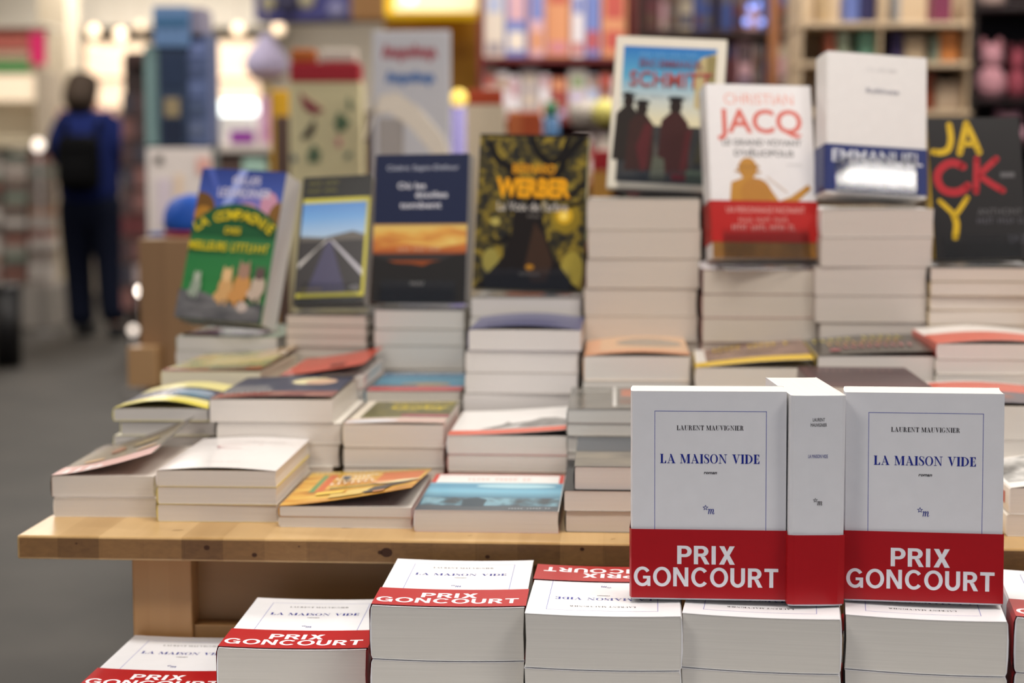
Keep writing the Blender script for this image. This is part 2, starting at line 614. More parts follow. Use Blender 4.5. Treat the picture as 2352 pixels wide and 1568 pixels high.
def put(b, kind, a, bk, surf, fine):
    """one printed shape of a cover: R rectangle, E ellipse, P polygon, T text, D serif capitals, B brush stroke. Units: millimetres from the lower corner at the spine"""
    k = 0.001
    if kind == 'R':
        x0, y0, x1, y1, c = a
        n = max(1, int((x1 - x0) / 12)) if fine else 1
        m = max(1, int((y1 - y0) / 15)) if fine else 1
        v = [(x0 + (x1 - x0) * i / n, y0 + (y1 - y0) * j / m) for j in range(m + 1) for i in range(n + 1)]
        f = [[j * (n + 1) + i, j * (n + 1) + i + 1, (j + 1) * (n + 1) + i + 1, (j + 1) * (n + 1) + i] for j in range(m) for i in range(n)]
    elif kind == 'E':
        cx, cy, rx, ry, c = a
        e1, e2 = ell(cx, cy, rx, ry, 24), ell(cx, cy, rx / 2, ry / 2, 24)
        v = e1 + e2
        f = [[i, (i + 1) % 24, 24 + (i + 1) % 24, 24 + i] for i in range(24)] + [list(range(24, 48))]
    elif kind == 'P':
        pts, c = a
        v, f = tess(pts if isinstance(pts[0][0], (tuple, list)) else [pts])
    elif kind == 'T':
        s, cx, base, cap, c, kw = (*a, {}) if len(a) == 5 else a
        v, f = text2d(s, cx, base, cap, **kw)
    elif kind == 'D':
        s, cx, base, cap, width, c = a
        v, f = didone(s, cx, base, cap, width)
    elif kind == 'H':
        s, cx, base, cap, width, c = a
        v, f = grotesque(s, cx, base, cap, width)
    elif kind == 'B':
        pts, ws, c, *r = a
        v, f = ribbon(pts, ws, 5, bool(r))
    if fine and kind in 'PEB':
        v, f = finer(v, f, 12)
    m = c if isinstance(c, bpy.types.Material) else mat(c, bk.rough, 0.4, 0, bk.coat)
    front = surf(0, 0)[0] == 0
    off = bk.w / 2 if front else 0
    if kind in 'REPB':
        mx, my = (bk.w if front else bk.t) / k, bk.h / k
        v = [(min(max(x, 0), mx), min(max(y, 0), my)) for x, y in v]
    b.add([surf(x * k - off, y * k) for x, y in v], [q if area2(v, q) > 0 else q[::-1] for q in f], m)


def finer(v, f, most):
    bm = bmesh.new()
    vv = [bm.verts.new((x, y, 0)) for x, y in v]
    for q in f:
        try:
            bm.faces.new([vv[k] for k in q])
        except ValueError:
            pass
    bmesh.ops.triangulate(bm, faces=bm.faces[:])
    for _ in range(4):
        e = [e for e in bm.edges if e.calc_length() > most]
        if not e:
            break
        bmesh.ops.subdivide_edges(bm, edges=e, cuts=1)
        bmesh.ops.triangulate(bm, faces=bm.faces[:])
    bm.verts.index_update()
    out = [(p.co.x, p.co.y) for p in bm.verts], [[p.index for p in q.verts] for q in bm.faces]
    bm.free()
    return out


def bend(me, rise, w):
    """the edges of a heavy lying book curl up by rise"""
    bm = bmesh.new(); bm.from_mesh(me)
    for _ in range(3):
        e = [e for e in bm.edges if abs(e.verts[0].co.x - e.verts[1].co.x) > .022]
        if not e:
            break
        bmesh.ops.subdivide_edges(bm, edges=e, cuts=1)
    for p in bm.verts:
        p.co.z += rise * (p.co.x / w * 2) ** 2
    bm.to_mesh(me); bm.free()
    return me


def area2(v, q):
    return sum(v[q[i]][0] * v[q[(i + 1) % len(q)]][1] - v[q[(i + 1) % len(q)]][0] * v[q[i]][1] for i in range(len(q)))


def scrib(x0, x1, y0, y1, n, c):
    """a row of out-of-focus lettering: n upright strokes with joining bars"""
    random.seed(int(x0 * 7 + y0 * 13 + n))
    out, s = [], (x1 - x0) / n
    for i in range(n):
        a = x0 + s * i
        if i % 6 == 5 and n > 9:
            continue
        out.append(('R', a, y0, a + s * .28, y1, c))
        out.append(('R', a + s * .28, random.choice((y0, y0 + (y1 - y0) * .42, y1 - (y1 - y0) * .18)), a + s * .72, 0, c))
        q = out[-1]
        out[-1] = ('R', q[1], q[2], q[3], q[2] + (y1 - y0) * .18, c)
    return out


def arc_text(s, cx, cy, r, a0, a1, cap, c):
    """letters set along an arc, each a polygon of its own"""
    out = []
    for i, ch in enumerate(s):
        if ch == ' ':
            continue
        a = R(a0 + (a1 - a0) * i / (len(s) - 1))
        v, f = text2d(ch, 0, 0, cap, None, 0.03)
        t = a - math.pi / 2
        vv = [(cx + r * math.cos(a) + x * math.cos(t) - y * math.sin(t), cy + r * math.sin(a) + x * math.sin(t) + y * math.cos(t)) for x, y in v]
        for q in f:
            out.append(('P', [vv[k] for k in q], c))
    return out


def band_mesh(bk, v0, v1, c, art=(), rough=0.3):
    """a printed paper band wrapped round a book between heights v0 and v1 (mm), tucked in at the fore-edge"""
    b = MB()
    g, w, t = 0.0011, bk.w, bk.t
    m = mat(c, rough, 0.4)
    pr = [(w / 2 - .03, .0012), (w / 2 + g, .0012), (w / 2 + g, -g), (-w / 2, -g), (-w / 2 - .0018, t * .1), (-w / 2 - .0018, t * .9), (-w / 2, t + g), (w / 2 + g, t + g), (w / 2 + g, t - .0012), (w / 2 - .03, t - .0012)]
    n, ny = len(pr), 3
    vs = []
    for j in range(ny + 1):
        y = (v0 + (v1 - v0) * j / ny) / 1000
        vs += [(x, y, z) for x, z in pr]
    fs = [[j * n + i + 1, j * n + i, (j + 1) * n + i, (j + 1) * n + i + 1] for j in range(ny) for i in range(n - 1)]
    b.add(vs, fs, m)
    for lay, (kind, *a) in enumerate(art):
        put(b, kind, a, bk, lambda x, y, q=g + .00003 * (lay + 1): (x, y, t + q), False)
    return b.mesh('paper_band')


# ------------------------------------------------------------------ the room
X0, X1, Y0, Y1 = -6.0, 5.6, -3.0, 17.0


def slab(name, x0, x1, y0, y1, z0, z1, m):
    b = MB()
    b.box(x0, x1, y0, y1, z0, z1, m)
    return tag(b.build(name), kind='structure')


floor_m = noise_mat('sealed_concrete', [(0.3, '#2b2825'), (0.7, '#3a3632')], (3, 3, 3), 0.62, 6)
floor_m.node_tree.nodes['Principled BSDF'].inputs['Specular IOR Level'].default_value = .2
slab('floor', X0, X1, Y0, Y1, -0.1, 0, floor_m)
slab('ceiling', X0, X1, Y0, Y1, CEIL, CEIL + .1, mat('#e9e4da', 0.8))
wall_m = mat('#e6ddcf', 0.7)
slab('wall_back', X0, X1, Y1, Y1 + .15, 0, CEIL, wall_m)
slab('wall_left', X0 - .15, X0, Y0, Y1, 0, CEIL, wall_m)
slab('wall_right', X1, X1 + .15, Y0, Y1, 0, CEIL, wall_m)
for i, (x, y, sx, sy) in enumerate(LAMPS):  # includes the two lamps added for the bookcase and the bulkhead
    p = empty('ceiling_lamp', (x, y, CEIL), None, f'flat white ceiling lamp panel, {ORD[i]} along the shop ceiling', 'lamp', 'ceiling lamp panels')
    b = MB(); b.box(-sx / 2 - .03, sx / 2 + .03, -sy / 2 - .03, sy / 2 + .03, -.05, 0, mat('#dddddd')); b.build('housing', p)
    b = MB(); b.box(-sx / 2, sx / 2, -sy / 2, sy / 2, -.056, -.051, glow_mat('#fff2e0', 3.0)); b.build('diffuser', p)

# ------------------------------------------------------------------ display table
TZ = 0.705
TYAW = R(-3.6)
tbl = empty('display_table', (-.5035, 1.72, 0), (0, 0, TYAW), 'pine butcher-block display table carrying the blurred paperback stacks', 'table')
top_m = wood_mat('butcher_block', '#a98552', '#d4b27e')
end_m = wood_mat('shaded_end_grain', '#5f4122', '#9c7444', .0425, 0, (90, 40, 220), .5)  # end grain, with the front edge's weaker light also darkened into its colours
leg_m = wood_mat('pine_post', '#a87a4a', '#bd9160', .021, 0, (30, 30, 3))
apr_m = wood_mat('pine_board', '#8f6a3f', '#a97f50', .2, 2, (4, 40, 40), .45)
b = MB()
b.box(0, 1.62, 0, 1.16, TZ - .0245, TZ, top_m, None, .0025)
kn = mat('#3f2514', .5)
for x, z, r in ((.196, .4, .0032), (.2445, .68, .0028), (.3785, .5, .0060), (.372, .5, .0025), (.5745, .25, .0022), (.062, .3, .0012), (.29, .3, .0009), (.48, .62, .0024), (.64, .4, .001)):   # knots on the front edge
    e = ell(x, TZ - .0245 * z, r, r * .8, 10)
    b.add([(px, -.0008, pz) for px, pz in e], [list(range(10))], kn)
for x, y, rx, ry, a in ((.157, .035, .006, .0016, .3), (.46, .028, .0035, .0008, .8), (.335, .062, .013, .0045, .5), (.605, .02, .004, .001, .9), (.86, .013, .006, .002, 1.2)):   # scuffs and grain marks on the top
    e = [(x + px * math.cos(a) - py * math.sin(a), y + px * math.sin(a) + py * math.cos(a), TZ + .0001) for px, py in ell(0, 0, rx, ry, 10)]
    b.add(e, [list(range(10))], mat('#8a6a44', .5))
for i in range(38):   # shade-darkened end-grain facing of the front edge, one block per strip
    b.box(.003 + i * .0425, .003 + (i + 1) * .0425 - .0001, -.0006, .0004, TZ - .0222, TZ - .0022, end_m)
b.build('table_top', tbl)
LZ = TZ - .0245
for x in (.108, 1.45):
    for y in (.035, 1.06):
        b = MB(); b.box(x, x + .0625, y, y + .0625, 0, LZ, leg_m, None, .002); b.build('leg', tbl)
b = MB(); b.box(.1705, 1.45, .062, .082, .605, LZ, apr_m); b.build('apron', tbl)
b = MB(); b.box(.1705, 1.45, .04, .066, .583, .6045, apr_m, None, .001); b.build('rail', tbl)
b = MB(); b.box(.1705, 1.45, 1.075, 1.095, .605, LZ, apr_m); b.build('apron', tbl)

PZ = .6928 - 3 * .0485
low = empty('low_table', (0, 1.5, 0), (0, 0, R(-4)), 'low white plinth table carrying the stacks of thick white novels', 'table')
b = MB(); b.box(-.56, .85, -.22, .17, PZ - .03, PZ, mat('#e2ded8', .4), None, .002); b.build('table_top', low)
for x in (-.53, .79):
    for y in (-.19, .12):
        b = MB(); b.box(x, x + .03, y, y + .03, 0, PZ - .03, mat('#cfcbc5', .4)); b.build('leg', low)

# ------------------------------------------------------------------ the thick white prize novels
INK, BLUE, WHITE, RED = '#2a2326', '#18268a', '#eeedf2', '#ad171e'
star = [(math.cos(R(90 + 36 * i)) * (2.75 if i % 2 == 0 else 1.15), math.sin(R(90 + 36 * i)) * (2.75 if i % 2 == 0 else 1.15)) for i in range(10)]


def logo(x, y, c, s=1.0):
    o = [(x + a * s, y + b * s) for a, b in star]
    i = [(x + a * s * .62, y + b * s * .62) for a, b in star]
    m = lambda pts: [(x + a * s, y + b * s) for a, b in pts]
    return [('P', [o, i], c),
            ('B', m([(2.2, -1.7), (3.1, -1.2), (3.2, -2.6), (2.5, -5.6)]), [.3 * s, .6 * s, .75 * s, .6 * s], c),
            ('B', m([(2.9, -3.4), (3.9, -1.6), (4.9, -1.3), (4.9, -2.8), (4.3, -5.6)]), [.3 * s, .35 * s, .6 * s, .8 * s, .6 * s], c),
            ('B', m([(4.7, -3.4), (5.7, -1.6), (6.8, -1.3), (6.8, -2.8), (6.3, -4.9), (6.9, -5.5), (7.9, -4.4)]), [.3 * s, .35 * s, .6 * s, .8 * s, .6 * s, .4 * s, .3 * s], c)]


mv_art = [('R', 20.3, 30, 20.75, 167.6, '#3a45a8'), ('R', 117.35, 30, 117.8, 167.6, '#3a45a8'), ('R', 20.3, 167.15, 117.8, 167.6, '#3a45a8'),
          ('D', 'LAURENT MAUVIGNIER', 69, 150.7, 4.2, 58.5, INK), ('D', 'LA MAISON VIDE', 68.8, 121.4, 8.2, 87.2, BLUE),
          ('T', 'roman', 69, 112.0, 2.8, INK, dict(width=11.2, bold=.02, shear=.25))] + logo(65, 82.2, BLUE)
mv_spine = [('T', 'LAURENT', 24, 162.6, 2.9, INK, dict(width=10.5)), ('T', 'MAUVIGNIER', 24, 158.0, 2.9, INK, dict(width=14)),
            ('T', 'LA MAISON VIDE', 23.8, 130.6, 3.0, BLUE, dict(width=17))] + logo(22, 93.5, INK, .8)
band_art = [('H', 'PRIX', 65.6, 32.0, 16.4, 50.5, WHITE), ('H', 'GONCOURT', 65.4, 12.0, 17.0, 126.5, WHITE)]
MVT = .0475
mv = Book(.135, .185, MVT, '#e4e4e8', pages='#cec9c0', inside='#f0efec', art=mv_art, spine_art=mv_spine, rough=.42)
mv_band = band_mesh(mv, 1.5, 62.8, RED, band_art)
mv_plain_band = band_mesh(mv, 1.5, 62.8, RED)

mvl = Book(.135, .185, MVT, '#e4e4e8', pages='#cec9c0', inside='#f0efec', art=mv_art, rough=.42)
lie_band, lie_plain_band = band_mesh(mvl, 1.5, 62.8, RED, band_art), band_mesh(mvl, 1.5, 62.8, RED)
for me in (mvl.pages, mvl.plain, mvl.art, lie_band, lie_plain_band):
    bend(me, .0015, .135)


def pose(yaw, tilt=0.0, roll=0.0):
    return Matrix.Rotation(R(yaw), 3, 'Z') @ Matrix.Rotation(math.pi / 2 - R(tilt), 3, 'X') @ Matrix.Rotation(R(roll), 3, 'Z')


def novel(loc, rot, label, group, band=True, art=True, bk=None):
    e = (bk or mv).place('novel', loc, rot, label, group, art)
    if band:
        link('paper_band', mv_band if bk is None else (lie_band if art else lie_plain_band), e)
    return e


def stand_on(z, w, h, t, R3, loc):
    """lift or lower loc so that the lowest corner of the standing book sits at height z"""
    m = min((R3 @ Vector((x, y, q))).z for x in (-w / 2, w / 2) for y in (0, h) for q in (0, t))
    return Vector((loc[0], loc[1], z - m))


MG = 'thick white prize novels'
SZ = PZ + 3 * .0485 + .0011
for loc, yaw, tilt, roll, lab in (((.1775, 1.5355), -5.5, 1.1, .4, 'upright white novel, front cover forward, red band, standing nearest the corner of the wooden table'),
                                  ((.263, 1.6084 - .0675), 91.0, 0, 0, 'upright white novel turned spine forward between two others, plain red band on spine'),
                                  ((.368, 1.5258), -10.3, .55, .64, 'upright white novel, front cover forward, beside the spine-out copy and nearest the frame edge')):
    r3 = pose(yaw, tilt, roll)
    p = stand_on(SZ + .001, .135, .185, MVT, r3, loc)
    if yaw > 45:
        p = Vector((loc[0] - MVT / 2 + .0008, loc[1], SZ + .001))
    novel(p, r3, lab, MG)
mv_stacks = [  # x, y (tail centre seen from the camera side), yaw, copies, turned round, seen as
    (-.336, 1.550, -4.0, 1, False, 'lowest, outermost stack in front of the table leg'),
    (-.1985, 1.516, -2.5, 2, False, 'stack two books high in front of the table rail'),
    (-.0565, 1.4775, -3.2, 3, False, 'stack beside the upright novels, title readable'),
    (.0783, 1.4490, -4.7, 3, True, 'stack under the first upright novel, title upside down'),
    (.2135, 1.4443, -9.5, 3, True, 'stack under the spine-out novel, title upside down'),
    (.3534, 1.4381, -10.5, 3, True, 'stack under the last upright novel, title upside down'),
    (.4970, 1.427, -10.5, 3, False, 'stack cut by the frame edge, red band up')]
for x, y, yaw, n, turned, seen in mv_stacks:
    for k in range(n):
        z = PZ + .0485 * k
        jx = 0 if k == n - 1 else random.uniform(-.0006, .0006)
        a = R(yaw + (0 if k == n - 1 else random.uniform(-.25, .25)))
        rot = Matrix.Rotation(a, 3, 'Z')
        loc = Vector((x + jx, y, z))
        if turned:
            loc = loc + rot @ Vector((0, .185, 0))
            rot = Matrix.Rotation(a + math.pi, 3, 'Z')
        lab = ('topmost' if k == n - 1 else ORD[n - 1 - k] + ' from top') + f' lying white novel, {seen}'
        novel(loc, rot, lab, MG, True, k == n - 1, mvl)

# ------------------------------------------------------------------ paperbacks lying on the wooden table
PAGE = '#d8cdc0'


def stack(D, x0, x1, ytop, ths, h, bk, label, seen, yaw=-3.6, full=False, ucover='#e6e0d6', shift=(), group='paperbacks stacked flat on the wooden table', pages=PAGE, ztop=None):
    """a pile: front face between pixels x0 and x1, its top front edge at ytop, depth D; ths = book thicknesses in pixels from the top down"""
    pc = at((x0 + x1) / 2, ytop, D)
    k = ((pc - Vector((0, 0, CAM_Z))).dot(Vector((0, math.cos(PITCH), -math.sin(PITCH))))) / F_PX
    w = (x1 - x0) * k - .0014
    zt = ztop or pc.z
    t = [q * k for q in ths]
    rem = (zt - TZ) - sum(t)
    if full or abs(rem) < .012:
        t = [q * (zt - TZ - .0002 * len(t)) / sum(t) for q in t]
    elif rem > 0:
        n = max(1, round(rem / .036))
        t += [(rem - .0002 * (n + len(ths))) / n] * n
    z = zt
    for i, q in enumerate(t):
        z -= q
        a = R(yaw + (0 if i == 0 else random.uniform(-.5, .5)))
        dx = shift[i] * k if i < len(shift) else (0 if i == 0 else random.uniform(-.0004, .0004))
        loc = (pc.x + dx, D + (0 if i == 0 else random.uniform(-.0025, .0015)), z)
        if i == 0:
            B = Book(w, h, q - .0001, pages=pages, **bk)
            o = B.place('paperback', loc, (0, 0, a), label, group)
        else:
            B = Book(w, h - .008, q - .0001, cover=ucover, pages=pages)
            o = B.place('paperback', loc, (0, 0, a), f'{ORD[i]} book down in the pile under the {seen}', group, False)
        z -= .0002
    return zt


gold = noise_mat('gold_brocade_print', [(.3, '#1c1914'), (.5, '#6e5a30'), (.62, '#332d22'), (.8, '#a88a4a')], (90, 60, 60), .25)
stack(1.816, 115, 356, 1092, [54, 47], .205, dict(cover='#463c2e', lift=(.025, .036), power=1.4, inside='#c9a28f', rough=.22, art=[
    ('R', 2, 48, 106, 172, gold), ('R', 0, 0, 108, 48, '#dcb0ab'), ('E', 26, 16, 26, 14, '#e4e2e6'), ('R', 0, 168, 108, 180, '#6a5846'), *scrib(8, 100, 160, 168, 18, '#d9cbb4'),
    ('E', 30, 62, 12, 7, '#e6bd93'), ('E', 88, 62, 12, 5, '#e0b088'), ('E', 44, 110, 8, 16, '#a2603f'), ('E', 74, 118, 16, 14, '#9a8350')]),
    'small paperback with gold patterned cover curling up, pink lower edge, at the table corner', 'curling gold patterned cover', -2.0, True, shift=(0, 6))
stack(1.786, 357, 637, 1080, [39, 42, 42], .215, dict(cover='#eae5e4', bow=(.0035, .003), inside='#d9b62c', rough=.2, coat=.2, art=[
    *scrib(30, 108, 170, 178, 16, '#d9cfd0'), ('B', [(66, 122), (40, 130), (38, 146), (70, 152)], [.8, 2.4, 2.2, .6], '#b8757a'), ('B', [(80, 148), (84, 152)], 1.4, '#c79a9c'), *scrib(46, 84, 30, 34, 10, '#d5cccb')]),
    'white covered paperback with yellow flap edge, topmost of its three', 'white cover with yellow flap', -2.6, True, ucover='#d8c24a')
vg = noise_mat('gold_brush_print', [(.25, '#8a5a22'), (.45, '#c98c2e'), (.6, '#d8ae4c'), (.8, '#e3c25e')], (25, 70, 40), .3, 5)
stack(1.757, 638, 948, 1163, [29, 28], .2, dict(cover='#c9923a', lift=(.021, .006), power=1.3, inside='#7e4a3a', rough=.28, art=[
    ('R', 0, 0, 138, 200, vg), ('R', 18, 70, 24, 178, '#5f8f5c'), ('R', 25, 70, 34, 178, '#c9602f'), ('R', 86, 90, 134, 182, '#c96a35'), ('R', 0, 184, 138, 200, '#c3a04a'), *scrib(6, 132, 187, 195, 20, '#e4d3a0'),
    ('R', 40, 76, 92, 81, '#4f7a4a'), ('R', 30, 40, 60, 58, '#e4c04a'), ('R', 48, 12, 84, 36, '#d7b65e'), ('R', 64, 30, 92, 50, '#dcc272'),
    ('E', 114, 84, 24, 11, '#e8dcae'), ('E', 96, 92, 14, 10, '#dfa878'), ('P', [(84, 14), (92, 56), (124, 68), (134, 60), (112, 50), (106, 14)], '#3a3a3e'), ('R', 96, 8, 108, 20, '#c9824a'),
    *scrib(42, 84, 152, 164, 9, '#f1e8d8'), *scrib(38, 78, 132, 144, 8, '#f1e8d8'), *scrib(44, 84, 112, 124, 8, '#f1e8d8'), *scrib(38, 90, 92, 103, 7, '#f1e8d8'), ('R', 46, 126, 54, 146, '#2c4a63'), *scrib(60, 96, 4, 9, 12, '#e2cf94')]),
    'orange and gold painted cover paperback with lifted flap, on the table front', 'orange and gold painted cover', -3.4, True)
sea = ramp_mat('sea_print', [(0, '#3a444c'), (.22, '#22384a'), (.45, '#2c6a84'), (.7, '#6fb0ca'), (.92, '#4a8cae'), (1, '#7fb6cc')], 'Y', 0, .155, .36)
foam = noise_mat('sea_rock_print', [(.38, '#1f3540'), (.5, '#3f6878'), (.62, '#6f9dae'), (.8, '#2b4652')], (50, 28, 30), .36, 6)
stack(1.733, 950, 1285, 1172, [60], .21, dict(cover='#eceae8', spine='#c43a35', inside='#b42c2e', rough=.34, art=[
    ('R', 0, 0, 147, 158, sea), ('R', 2, 26, 146, 70, foam), ('R', 0, 0, 147, 24, '#454e56'), ('P', [(46, 20), (44, 60), (58, 72), (70, 58), (68, 22)], '#1f3a48'),
    ('E', 96, 138, 44, 12, '#a8d0de'), ('R', 0, 158, 147, 210, '#f0eeec'), ('R', 0, 156, 5, 210, '#cf4a41'), ('R', 142, 156, 147, 210, '#cf4a41'), ('R', 0, 206, 147, 210, '#cf4a41'),
    *scrib(40, 112, 172, 182, 14, '#e8aaa2'), *scrib(96, 140, 5, 9, 14, '#c9d2d6')]),
    'single thick paperback with blue rocky sea cover and red edges, on the table front', 'blue sea cover', -3.6, True, ucover='#c43a35')
stack(1.732, 1318, 1640, 1072, [57, 50, 52], .2, dict(cover='#1d2024', inside='#17191c', rough=.3, art=[
    ('R', 0, 100, 140, 200, '#43484f'), ('R', 0, 0, 140, 96, noise_mat('dusk_print', [(.3, '#5a5650'), (.7, '#7d7568')], (20, 40, 20), .3)), ('R', 84, 128, 108, 136, '#6f8796')]),
    'dark grey covered paperback, topmost beside the first upright novel', 'dark grey cover', -3.2, True, ucover='#1b1b1d', shift=(0, -24, -20))
bw = noise_mat('grey_photo_print', [(.35, '#3e3e40'), (.5, '#a9a8a6'), (.62, '#dcdad8'), (.75, '#6e6d6c')], (30, 18, 20), .3, 3)
stack(1.71, 2322, 2660, 1122, [66, 54], .155, dict(cover='#efebe6', rough=.3, bow=(.006, .01), art=[('R', 4, 26, 140, 152, bw), ('R', 10, 4, 90, 20, '#efebe6')], spine_art=[('R', 8, 18, 20, 40, '#c8503c'), *scrib(6, 22, 60, 140, 9, '#77706a')]),
    'white paperback with grey photograph cover, beyond the last upright novel', 'grey photograph cover', -4.5, True, shift=(0, -6))

# second row
stack(2.03, 258, 480, 938, [29, 33], .185, dict(cover='#e4d98e', bow=(.010, .009), lift=(.0, .004), inside='#d8c93e', rough=.25, art=[
    ('R', 0, 46, 114, 128, '#39405a'), ('R', 20, 50, 60, 84, '#8a8892'), ('E', 78, 92, 24, 20, '#8fa0b4'), ('R', 56, 56, 104, 74, '#5a7a90'), ('R', 0, 128, 114, 185, '#e8de96'), ('R', 0, 0, 114, 20, '#e0d052')]),
    'yellow edged paperback with dark picture cover, bowed open, at the table side', 'yellow edged bowed cover', -2, ucover='#d9d2a6', shift=(0, 16), pages='#cdc4ba')
stack(2.0, 478, 766, 917, [54, 48, 52], .215, dict(cover='#3c4054', lift=(.004, .006), bow=(.003, .001), rough=.38, inside='#e9dcc6', art=[
    ('R', 0, 0, 146, 50, noise_mat('red_dusk_print', [(.3, '#6e2f33'), (.7, '#9a6a5e')], (40, 20, 20), .3)), ('R', 4, 60, 60, 120, '#6b6a70'), ('R', 50, 90, 146, 215, '#3c3f52'),
    ('E', 96, 150, 24, 34, '#e0d6a8'), ('E', 110, 140, 20, 28, '#caa78c'), *scrib(8, 66, 40, 60, 9, '#b5b0ae'), *scrib(8, 70, 12, 32, 9, '#a84a44'), ('R', 100, 180, 146, 215, '#5a514e')]),
    'thick paperback with dark night cover and pale moon, topmost of its pile', 'dark night cover with moon', -3, shift=(0, 18, 14))
olive = noise_mat('olive_garden_print', [(.3, '#3f4032'), (.5, '#7a7444'), (.65, '#4f5238'), (.8, '#8d6a52')], (60, 40, 40), .3)
stack(1.98, 787, 1022, 974, [54, 46, 50], .2, dict(cover='#e9dfce', bow=(.002, .0), lift=(.002, .002), rough=.3, art=[
    ('R', 12, 44, 118, 196, olive), ('R', 0, 0, 120, 36, '#d2b4aa'), ('E', 30, 16, 32, 13, '#dcdde2'), ('T', 'Goby', 74, 122, 30, '#d8c02a', dict(width=72, bold=.03)), ('T', 'Valentine', 74, 166, 18, '#cdb42c', dict(width=80, bold=.02)),
    ('R', 60, 48, 118, 70, '#a8606c'), *scrib(50, 112, 98, 112, 12, '#b9a86a')]),
    'cream bordered paperback with olive cover and yellow author name', 'olive cover with yellow name', -3.4, ucover='#8f8a80')
hill = noise_mat('grey_drawing_print', [(.35, '#6d6b69'), (.6, '#8f8d8b'), (.8, '#a5a3a1')], (60, 40, 40), .3)
stack(1.96, 1026, 1305, 1000, [44, 40, 46], .2, dict(cover='#e9e6e4', lift=(.008, .008), power=1.6, spine='#d98a7c', inside='#5a2a2c', rough=.34, art=[
    ('R', 0, 0, 139, 34, '#d96a54'), ('P', [(34, 40), (60, 74), (64, 96), (70, 78), (92, 92), (104, 112), (122, 108), (138, 80), (138, 40)], hill), ('P', [(58, 44), (84, 72), (78, 46)], '#d5d3d1')]),
    'white paperback with grey hill drawing and red lower band', 'white cover with grey hill', -3.4, ucover='#c08076')
stack(1.95, 1302, 1590, 940, [33, 28, 40, 40], .2, dict(cover='#8a8a86', lift=(.004, .002), inside='#6e1218', rough=.22, coat=.2, art=[
    ('R', 0, 0, 140, 200, noise_mat('slate_photo_print', [(.3, '#5c5c58'), (.7, '#77756f')], (14, 30, 20), .22)), ('R', 62, 110, 140, 180, '#b8603f'), ('R', 60, 40, 140, 90, '#6a4a3c'), ('R', 52, 20, 56, 200, '#d8d6d2'), *scrib(8, 50, 150, 172, 8, '#d5d2cc')]),
    'slate grey paperback with orange patch and white line, behind the dark grey pile', 'slate grey cover', -3.4, ucover='#8a867e', pages='#cfc9bf')
stack(1.90, 1872, 2142, 888, [60, 60], .2, dict(cover='#4a2c30', rough=.3, art=[('R', 10, 40, 130, 190, '#3a2228'), *scrib(20, 120, 150, 164, 12, '#8a6a66')]),
    'dark maroon covered paperback, just showing above the last upright novel', 'dark maroon cover', -4)
stack(1.87, 2160, 2440, 932, [78, 60], .2, dict(cover='#6a6570', bow=(.004, .004), rough=.25, art=[('R', 0, 100, 140, 200, '#cf5a44'), ('R', 0, 190, 140, 200, '#e9e4e0'), ('R', 0, 0, 140, 90, '#5c5863'), ('R', 30, 40, 90, 70, '#8a5a52')]),
    'red and slate covered paperback, beyond the last upright novel', 'red and slate cover', -4, pages='#d9cfc2')

# third row
mixed = noise_mat('orange_green_print', [(.3, '#a8683c'), (.45, '#c9b46a'), (.6, '#7d8f6a'), (.75, '#cfae86')], (14, 30, 20), .2, 3)
stack(2.24, 366, 602, 852, [37, 36], .215, dict(cover='#cdbb8a', lift=(.004, .014), inside='#efe6cc', rough=.15, coat=.4, art=[
    ('R', 0, 0, 134, 215, mixed), ('R', 0, 0, 134, 22, '#b5482f'), ('R', 40, 60, 120, 130, '#d8c47a'), ('R', 60, 8, 110, 34, '#8d8f78'), ('R', 90, 130, 134, 215, '#c9a678')]),
    'orange and yellow covered paperback with cream pages, in front of the green cover', 'orange and yellow cover', -6, pages='#ddd0ac', ucover='#c9bfa0')
stack(2.22, 640, 838, 862, [30, 32], .2, dict(cover='#c0503f', lift=(.016, .018), power=1.3, inside='#b9867a', rough=.3, art=[*scrib(14, 90, 130, 150, 12, '#d58a78'), *scrib(14, 80, 90, 108, 10, '#d58a78'), ('R', 60, 30, 80, 50, '#5a2a28')]),
    'red paperback with lifted cover, in front of the road photograph cover', 'red lifted cover', -3, ucover='#cfc6ba', pages='#d9d0c6')
stack(2.20, 838, 1060, 898, [26, 40], .2, dict(cover='#3f87a6', lift=(.001, .001), rough=.25, art=[('R', 0, 0, 124, 44, '#c24a48'), ('R', 0, 160, 124, 200, '#3f6f96'), ('E', 70, 70, 34, 22, '#9a8a6c'), ('R', 0, 50, 60, 70, '#4a6f7a'), *scrib(14, 112, 164, 186, 16, '#9ab4c6')]),
    'blue paperback with red lower band, in front of the navy cover', 'blue cover with red band', -3.4, pages='#c9beae')
stack(2.18, 1068, 1330, 757, [49, 50, 47, 48, 48], .2, dict(cover='#5a5c80', bow=(.006, .006), inside='#d5cdca', rough=.3, art=[('R', 20, 40, 110, 60, '#4a4a70')]),
    'navy covered paperback with bowed cover, topmost of the tall grey-white pile', 'bowed navy cover', -3.6, pages='#d3cbc6', ucover='#b9b3ae', shift=(6, 0, -1, -5, -5))
stack(2.16, 1340, 1586, 818, [56, 40], .2, dict(cover='#d9b08a', bow=(.005, .006), lift=(.002, .004), rough=.25, coat=.2, art=[('E', 84, 120, 44, 50, '#9a9082'), ('R', 0, 0, 136, 30, '#cf8a62'), ('R', 0, 20, 20, 190, '#dca27a')]),
    'tan and orange covered paperback, in front of the tallest pile', 'tan and orange cover', -3.4, pages='#d8cfc4')
